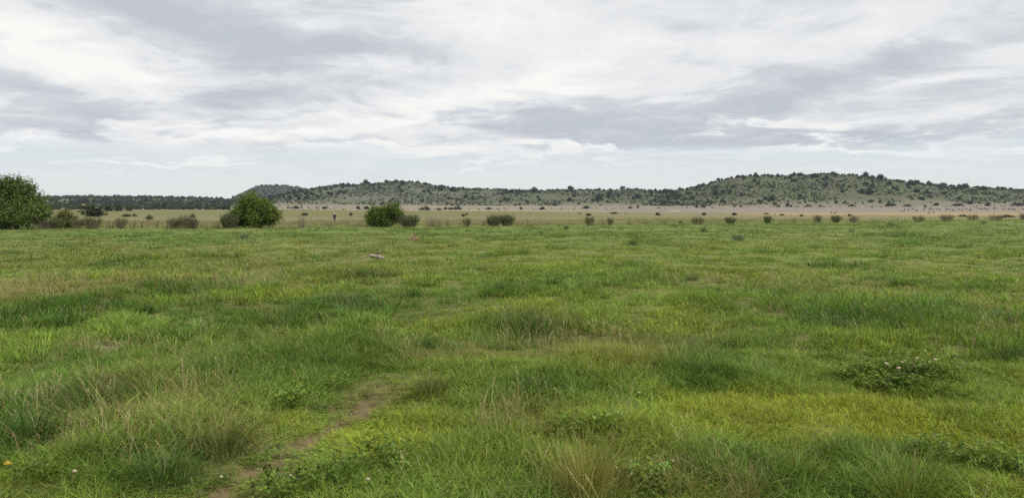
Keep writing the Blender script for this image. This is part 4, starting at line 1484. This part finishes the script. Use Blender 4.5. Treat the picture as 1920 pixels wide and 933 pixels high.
def build_extras():
    rng = np.random.default_rng(77)
    # --- seed stalks
    src = [patch_mesh('seed_stalk', [seed_stalks(rng, 7, 0.14, 0.33, 0.0028, 1.2)], M_STALK) for _ in range(4)]
    n = 9000
    x = rng.uniform(-14, 14, n); y = rng.uniform(2.6, 20, n)
    k = np.abs(x) < y * 0.8 + 1.2
    x, y = x[k], y[k]
    f = fields(x, y)
    dens = 0.05 + 0.45 * f['dry'] + 0.16 * f['tall'] - f['lawn'] * 0.5 - f['bare'] - 0.5 * (1 - sstep(0.2, 0.8, f['pd']))
    k = rng.random(len(x)) < dens
    x, y = x[k], y[k]; n = len(x)
    z = ground_z(x, y) + 0.03
    rot = np.zeros((n, 3)); rot[:, 2] = rng.uniform(0, 6.28, n)
    s = rng.uniform(0.55, 1.15, n)
    o = scatter('seed_stalks', np.stack([x, y, z], 1), rng.integers(0, 4, n), rot, np.stack([s, s, s], 1), np.tile([0.3, 0.25, 0.1], (n, 1)), np.ones(n), src)
    tag(o, 'pale dry seed stalks standing above the grass', 'seed stalks')
    # --- clover and small broad leaves
    src = [patch_mesh('clover', [clover_leaves(rng, 42, 0.13, 0.11, 0.019)], M_LEAF) for _ in range(4)]
    n = 26000
    x = rng.uniform(-10, 10, n); y = rng.uniform(2.6, 12, n)
    f = fields(x, y)
    k = rng.random(n) < np.clip(f['clover'], 0, 1) * 0.36 - f['bare']
    x, y = x[k], y[k]; n = len(x)
    z = ground_z(x, y) + 0.01
    rot = np.zeros((n, 3)); rot[:, 2] = rng.uniform(0, 6.28, n)
    s = rng.uniform(0.8, 1.5, n)
    tint = np.array([0.130, 0.195, 0.028]) * rng.uniform(0.7, 1.25, n)[:, None]
    o = scatter('clover_patches', np.stack([x, y, z], 1), rng.integers(0, 4, n), rot, np.stack([s, s, s * rng.uniform(0.8, 1.6, n)], 1), tint, np.zeros(n), src)
    tag(o, 'dark green clover growing in patches among the foreground grass', 'clover')


build_extras()


# ------------------------------------------------------------------ single plants that stand out in the meadow
def tussock(px, py, w, h, n, wd, tint, dry, label, seed, straw_n=0, name='grass_tussock', bend=(0.4, 1.3), lean=(0.1, 0.8)):
    rng = np.random.default_rng(seed)
    P, m = gp(px, py)
    h = h * 0.8
    g = [blades(rng, n, w * 0.34, h, wd, lean, bend, True, 0.12, 4, 0.5)]
    if straw_n:
        g.append(seed_stalks(rng, straw_n, w * 0.3, h * 1.2, 0.0026))
    o = obj(name, patch_mesh(name, g), None, (P.x, P.y, P.z + 0.0), 0, 1.0, tint, dry)
    tag(o, label, 'tussock', 'grass tussocks standing out of the meadow')
    return o


GOLD = (0.26, 0.245, 0.055); DK = (0.068, 0.130, 0.024); YG = (0.16, 0.21, 0.035); OL = (0.14, 0.155, 0.04)
tussock(1105, 918, 0.55, 0.42, 900, 0.0028, GOLD, 0.12, 'big fine golden tussock at the bottom, right of the centre', 1, 4, lean=(0.1, 1.0), bend=(0.2, 0.8))
tussock(1700, 925, 0.40, 0.40, 420, 0.0034, YG, 0.06, 'upright yellow green tussock at the bottom right', 2, 3)
tussock(1400, 925, 0.40, 0.30, 260, 0.0032, (0.17, 0.185, 0.045), 0.2, 'olive tussock with dry stems at the bottom, right of the golden one', 3, 7)
tussock(1490, 880, 0.35, 0.33, 300, 0.0036, YG, 0.05, 'bright green tussock behind the olive one with dry stems', 4, 2)
tussock(1560, 845, 0.3, 0.22, 200, 0.0034, YG, 0.05, 'small yellow green tussock in the short grass on the right', 5)
for i, (px, py, w, h, tint, lab) in enumerate([
    (68, 582, 0.75, 0.42, DK, 'dark green tussock at the left edge below the dry band'),
    (118, 612, 0.6, 0.34, DK, 'dark tussock right below the one at the left edge'),
    (20, 602, 0.7, 0.38, DK, 'dark tussock cut by the left edge of the picture'),
    (430, 552, 0.8, 0.28, DK, 'low dark tussock in the left middle of the meadow'),
    (352, 556, 0.8, 0.24, DK, 'wide dark tuft left of the low dark tussock'),
    (500, 545, 0.6, 0.22, DK, 'dark tuft right of the low dark tussock'),
    (555, 598, 0.5, 0.24, DK, 'dark tussock with fresh blades left of the middle'),
    (272, 592, 0.4, 0.24, DK, 'small dark tuft between the left tussocks and the middle'),
    (770, 556, 0.9, 0.30, DK, 'broad dark tussock below the pale heap'),
    (660, 572, 0.9, 0.24, DK, 'wide low dark tussock left of the middle, below the heap'),
    (940, 546, 0.5, 0.26, DK, 'dark blue green tussock just left of the centre line'),
    (1036, 541, 0.5, 0.26, DK, 'dark green tussock just right of the centre line'),
    (1296, 524, 0.5, 0.24, DK, 'small dark tuft on the right, far out in the meadow'),
    (1230, 512, 0.8, 0.2, DK, 'flat dark tuft far out in the meadow right of centre'),
    (975, 622, 0.5, 0.46, (0.09, 0.16, 0.03), 'tall green tussock in the middle of the meadow'),
    (1010, 626, 0.45, 0.38, (0.09, 0.15, 0.03), 'tussock leaning on the tall green one in the middle'),
    (800, 654, 0.55, 0.26, DK, 'dark tussock with a shaded hollow left of the middle'),
    (1330, 700, 0.6, 0.30, (0.085, 0.14, 0.03), 'dark tussock on the bank above the bare right lawn'),
    (1275, 676, 0.55, 0.32, OL, 'olive tussock at the left end of the bank'),
    (1000, 742, 0.5, 0.28, DK, 'dark green tussock in the middle foreground'),
    (1165, 718, 0.55, 0.28, DK, 'dark green tussock right of the middle foreground'),
    (805, 742, 0.45, 0.26, OL, 'olive tussock right of the end of the path'),
    (1700, 600, 0.9, 0.36, (0.075, 0.13, 0.03), 'tall dark tussock out on the right of the meadow'),
    (1655, 592, 0.8, 0.34, (0.075, 0.13, 0.03), 'tall dark tussock left beside its twin on the right'),
    (1560, 612, 0.7, 0.3, (0.09, 0.15, 0.035), 'green tussock left of the two tall dark ones'),
    (1880, 680, 0.6, 0.38, (0.08, 0.14, 0.03), 'dark tussock at the right edge of the meadow'),
    (1450, 556, 0.7, 0.22, DK, 'flat dark tuft in the right middle distance'),
    (1545, 562, 0.5, 0.2, (0.09, 0.14, 0.05), 'blue green tuft in the right middle distance'),
    (175, 775, 0.45, 0.44, (0.075, 0.14, 0.025), 'tall lush tussock among the left foreground grass'),
    (60, 830, 0.5, 0.46, (0.07, 0.13, 0.025), 'tall lush tussock at the left edge of the foreground'),
    (310, 900, 0.5, 0.32, (0.08, 0.14, 0.03), 'broad bladed dark tussock left of the path end'),
    (420, 850, 0.45, 0.33, OL, 'seeding olive tussock close to the left of the path'),
]):
    far = py < 640
    tussock(px, py, w, h, 260 if not far else 220, 0.0045 if not far else 0.008, tint, 0.04, lab, 50 + i, 3 if i % 3 == 0 else 0)


def weed_clump():
    # leafy clover hummock with flower heads
    rng = np.random.default_rng(8)
    P, m = gp(1690, 722)
    root = thing('clover_hummock', (P.x, P.y, P.z))
    n = 330
    Vs, Fs = [], []
    for i in range(n):
        a = rng.uniform(0, 6.28); q = math.sqrt(rng.random())
        c = np.array([math.cos(a) * q * 0.30, math.sin(a) * q * 0.22, 0.02 + 0.11 * (1 - q * q) + rng.normal() * 0.02])
        v, f, s = clover_leaves(rng, 1, 0.001, 0.001, 0.026)
        b = len(Vs); Vs += list(v + c); Fs += [tuple(k + b for k in g) for g in f]
    obj('foliage', new_mesh('foliage', Vs, Fs, M_LEAF), root, tint=(0.125, 0.190, 0.030), dry=0.03)
    ball_v, ball_f = [], []
    ns, nr = 8, 5
    for i in range(nr + 1):
        for k in range(ns):
            t = math.pi * i / nr; rr_ = 0.013 * math.sin(t) * (1 + 0.15 * (k % 2)) + 0.0005
            ball_v.append((rr_ * math.cos(6.2832 * k / ns), rr_ * math.sin(6.2832 * k / ns), 0.26 + 0.012 * math.cos(t)))
    for i in range(nr):
        for k in range(ns):
            ball_f.append((i * ns + k, i * ns + (k + 1) % ns, (i + 1) * ns + (k + 1) % ns, (i + 1) * ns + k))
    sv, sf = tube([(0, 0, 0), (0.01, 0, 0.12), (0, 0, 0.25)], 0.0022, 0.0016, 4)
    v, f = merge([(ball_v, ball_f), (sv, sf)])
    fl = new_mesh('flower', v, f, M_FLOWER)
    fl.materials.append(M_STEM)
    for pg in fl.polygons:
        if pg.index >= len(ball_f):
            pg.material_index = 1
    for i in range(12):
        obj('flower', fl, root, (rng.uniform(-0.1, 0.36), rng.uniform(0.0, 0.3), rng.uniform(-0.10, 0.0)), rng.uniform(0, 6), rng.uniform(0.85, 1.25))
    tag(root, 'leafy clover hummock with cream flower heads at the right', 'clover')
    # single clover flowers in the grass
    for i, (px, py) in enumerate([(140, 905), (415, 905), (545, 905), (505, 925), (1865, 812), (1040, 745), (1198, 745), (1200, 870), (1262, 872), (1390, 917), (690, 920), (560, 915)]):
        Q, m = gp(px, py)
        o = obj('clover_flower', fl, None, (Q.x, Q.y, Q.z - 0.13), rng.uniform(0, 6), rng.uniform(0.7, 0.95))
        tag(o, 'cream clover flower head in the foreground grass', 'flower', 'scattered clover flowers')


M_STEM = plain_mat('green_stem', (0.09, 0.14, 0.03), 0.7, 0.2, 30)
M_FLOWER = plain_mat('cream_petals', (0.42, 0.34, 0.24), 0.8, 0.3, 60)
weed_clump()


def heaps():
    rng = random.Random(3)
    # pale heap of stones and dead wood out in the meadow
    P, m = gp(703, 490)
    root = thing('stone_heap', (P.x, P.y, P.z + 0.08))
    root.scale = (0.62, 0.62, 0.7)
    def rock(seed, r, mat, loc):
        import mathutils
        bpyv, f = [], []
        g = np.random.default_rng(seed)
        ns, nr = 9, 6
        for i in range(nr + 1):
            for k in range(ns):
                t = math.pi * i / nr; q = r * (0.75 + 0.45 * g.random())
                bpyv.append((q * math.sin(t) * math.cos(6.2832 * k / ns) * 1.3, q * math.sin(t) * math.sin(6.2832 * k / ns), q * math.cos(t) * 0.7))
        for i in range(nr):
            for k in range(ns):
                f.append((i * ns + k, (i + 1) * ns + k, (i + 1) * ns + (k + 1) % ns, i * ns + (k + 1) % ns))
        return obj('stone', new_mesh('stone', bpyv, f, mat), root, loc)
    rock(1, 0.14, M_STONE, (-0.12, 0, 0.16)); rock(2, 0.17, M_STONE, (0.16, 0.1, 0.12)); rock(3, 0.11, M_STONE, (0.36, -0.1, 0.08)); rock(4, 0.08, M_SOIL, (0.22, 0.05, 0.30))
    v, f = tube([(-0.9, 0.1, 0.0), (-0.55, 0.05, 0.12), (-0.2, 0, 0.2)], 0.035, 0.025, 6)
    obj('dead_branch', new_mesh('dead_branch', v, f, M_STONE), root)
    tag(root, 'pale heap of stones and dead wood out in the meadow', 'heap')
    P, m = gp(776, 454)
    v, f = [], []
    g = np.random.default_rng(9)
    ns, nr = 14, 6
    for i in range(nr + 1):
        for k in range(ns):
            q = i / nr
            v.append((0.62 * q * math.cos(6.2832 * k / ns), 0.4 * q * math.sin(6.2832 * k / ns), 0.26 * (1 - q * q) * (0.75 + 0.5 * g.random())))
    for i in range(nr):
        for k in range(ns):
            f.append((i * ns + k, (i + 1) * ns + k, (i + 1) * ns + (k + 1) % ns, i * ns + (k + 1) % ns))
    o = obj('soil_mound', new_mesh('soil_mound', v, f, M_SOIL), None, (P.x, P.y, P.z + 0.02), 0, (0.6, 0.6, 0.75))
    tag(o, 'small reddish mound of bare soil in the far meadow', 'mound')
    # low grey green weeds out in the meadow
    for i, (px, py, w, h, lab, t) in enumerate([(1384, 452, 34, 14, 'low spreading grey green weed in the right of the meadow', (0.075, 0.095, 0.060)),
                                                (1669, 425, 13, 10, 'small dark green bush in the meadow short of the fence', (0.08, 0.12, 0.035)),
                                                (1845, 420, 6, 6, 'tiny dark bush in the meadow near the right edge', (0.07, 0.10, 0.035)),
                                                (1320, 437, 12, 5, 'flat dark weed in the far meadow right of centre', (0.08, 0.11, 0.04)),
                                                (457, 451, 15, 7, 'low grey weed in the meadow before the big round bush', (0.10, 0.12, 0.075)),
                                                (1190, 460, 22, 6, 'flat dark weed in the meadow, middle right', (0.08, 0.11, 0.04)),
                                                (1595, 435, 10, 5, 'tiny grey green weed in the far right meadow', (0.09, 0.11, 0.06)),
                                                (1061, 430, 8, 5, 'small dark tuft in the meadow near the centre', (0.08, 0.11, 0.04))]):
        P, m = gp(px, py)
        o = obj('meadow_weed', crown_mesh('meadow_weed', 700 + i, w * m * 0.85, w * m * 0.7, h * m * (1.05 if i == 1 else 0.8), 500, 0.08, 9, 0.04, None, 0.3), None, (P.x, P.y, P.z), 0, 1, tuple(q * 1.35 for q in t), 0.08)
        tag(o, lab, 'weed', 'weeds out in the meadow')
    # yellow leaf by the bare spot bottom left
    P, m = gp(14, 868)
    v, f, _ = blades(np.random.default_rng(4), 1, 0.001, 0.01, 0.01)
    L = [(-0.035, 0, 0.0), (-0.012, 0.02, 0.012), (0.02, 0.018, 0.012), (0.04, 0, 0.004), (0.018, -0.02, 0.014), (-0.014, -0.02, 0.012), (0, 0, 0.006)]
    me = new_mesh('fallen_leaf', L, [(0, 5, 6), (5, 4, 6), (4, 3, 6), (3, 2, 6), (2, 1, 6), (1, 0, 6)], plain_mat('yellow_leaf', (0.55, 0.33, 0.03), 0.6, 0.1, 20))
    o = obj('fallen_leaf', me, None, (P.x, P.y, P.z + 0.035), 0.4, 0.75)
    o.rotation_euler = (R(40), 0, 0.4)
    tag(o, 'bright yellow leaf lying on bare soil at the lower left', 'leaf')


heaps()

# ------------------------------------------------------------------ the air
def build_haze():
    x0, x1, y0, y1, z0, z1 = -2600, 2600, -300, 3400, -3.0, 118.0
    v = [(x, y, z) for x in (x0, x1) for y in (y0, y1) for z in (z0, z1)]
    f = [(0, 1, 3, 2), (4, 6, 7, 5), (0, 4, 5, 1), (2, 3, 7, 6), (0, 2, 6, 4), (1, 5, 7, 3)]
    m, t, out = mat_new('haze')
    pv = t.n('ShaderNodeVolumePrincipled')
    pv.inputs['Color'].default_value = (0.68, 0.82, 1.0, 1)
    pv.inputs['Density'].default_value = 0.00006
    t.l(pv.outputs[0], out.inputs['Volume'])
    tag(obj('haze', new_mesh('haze', v, f, m)), kind='stuff')


build_haze()
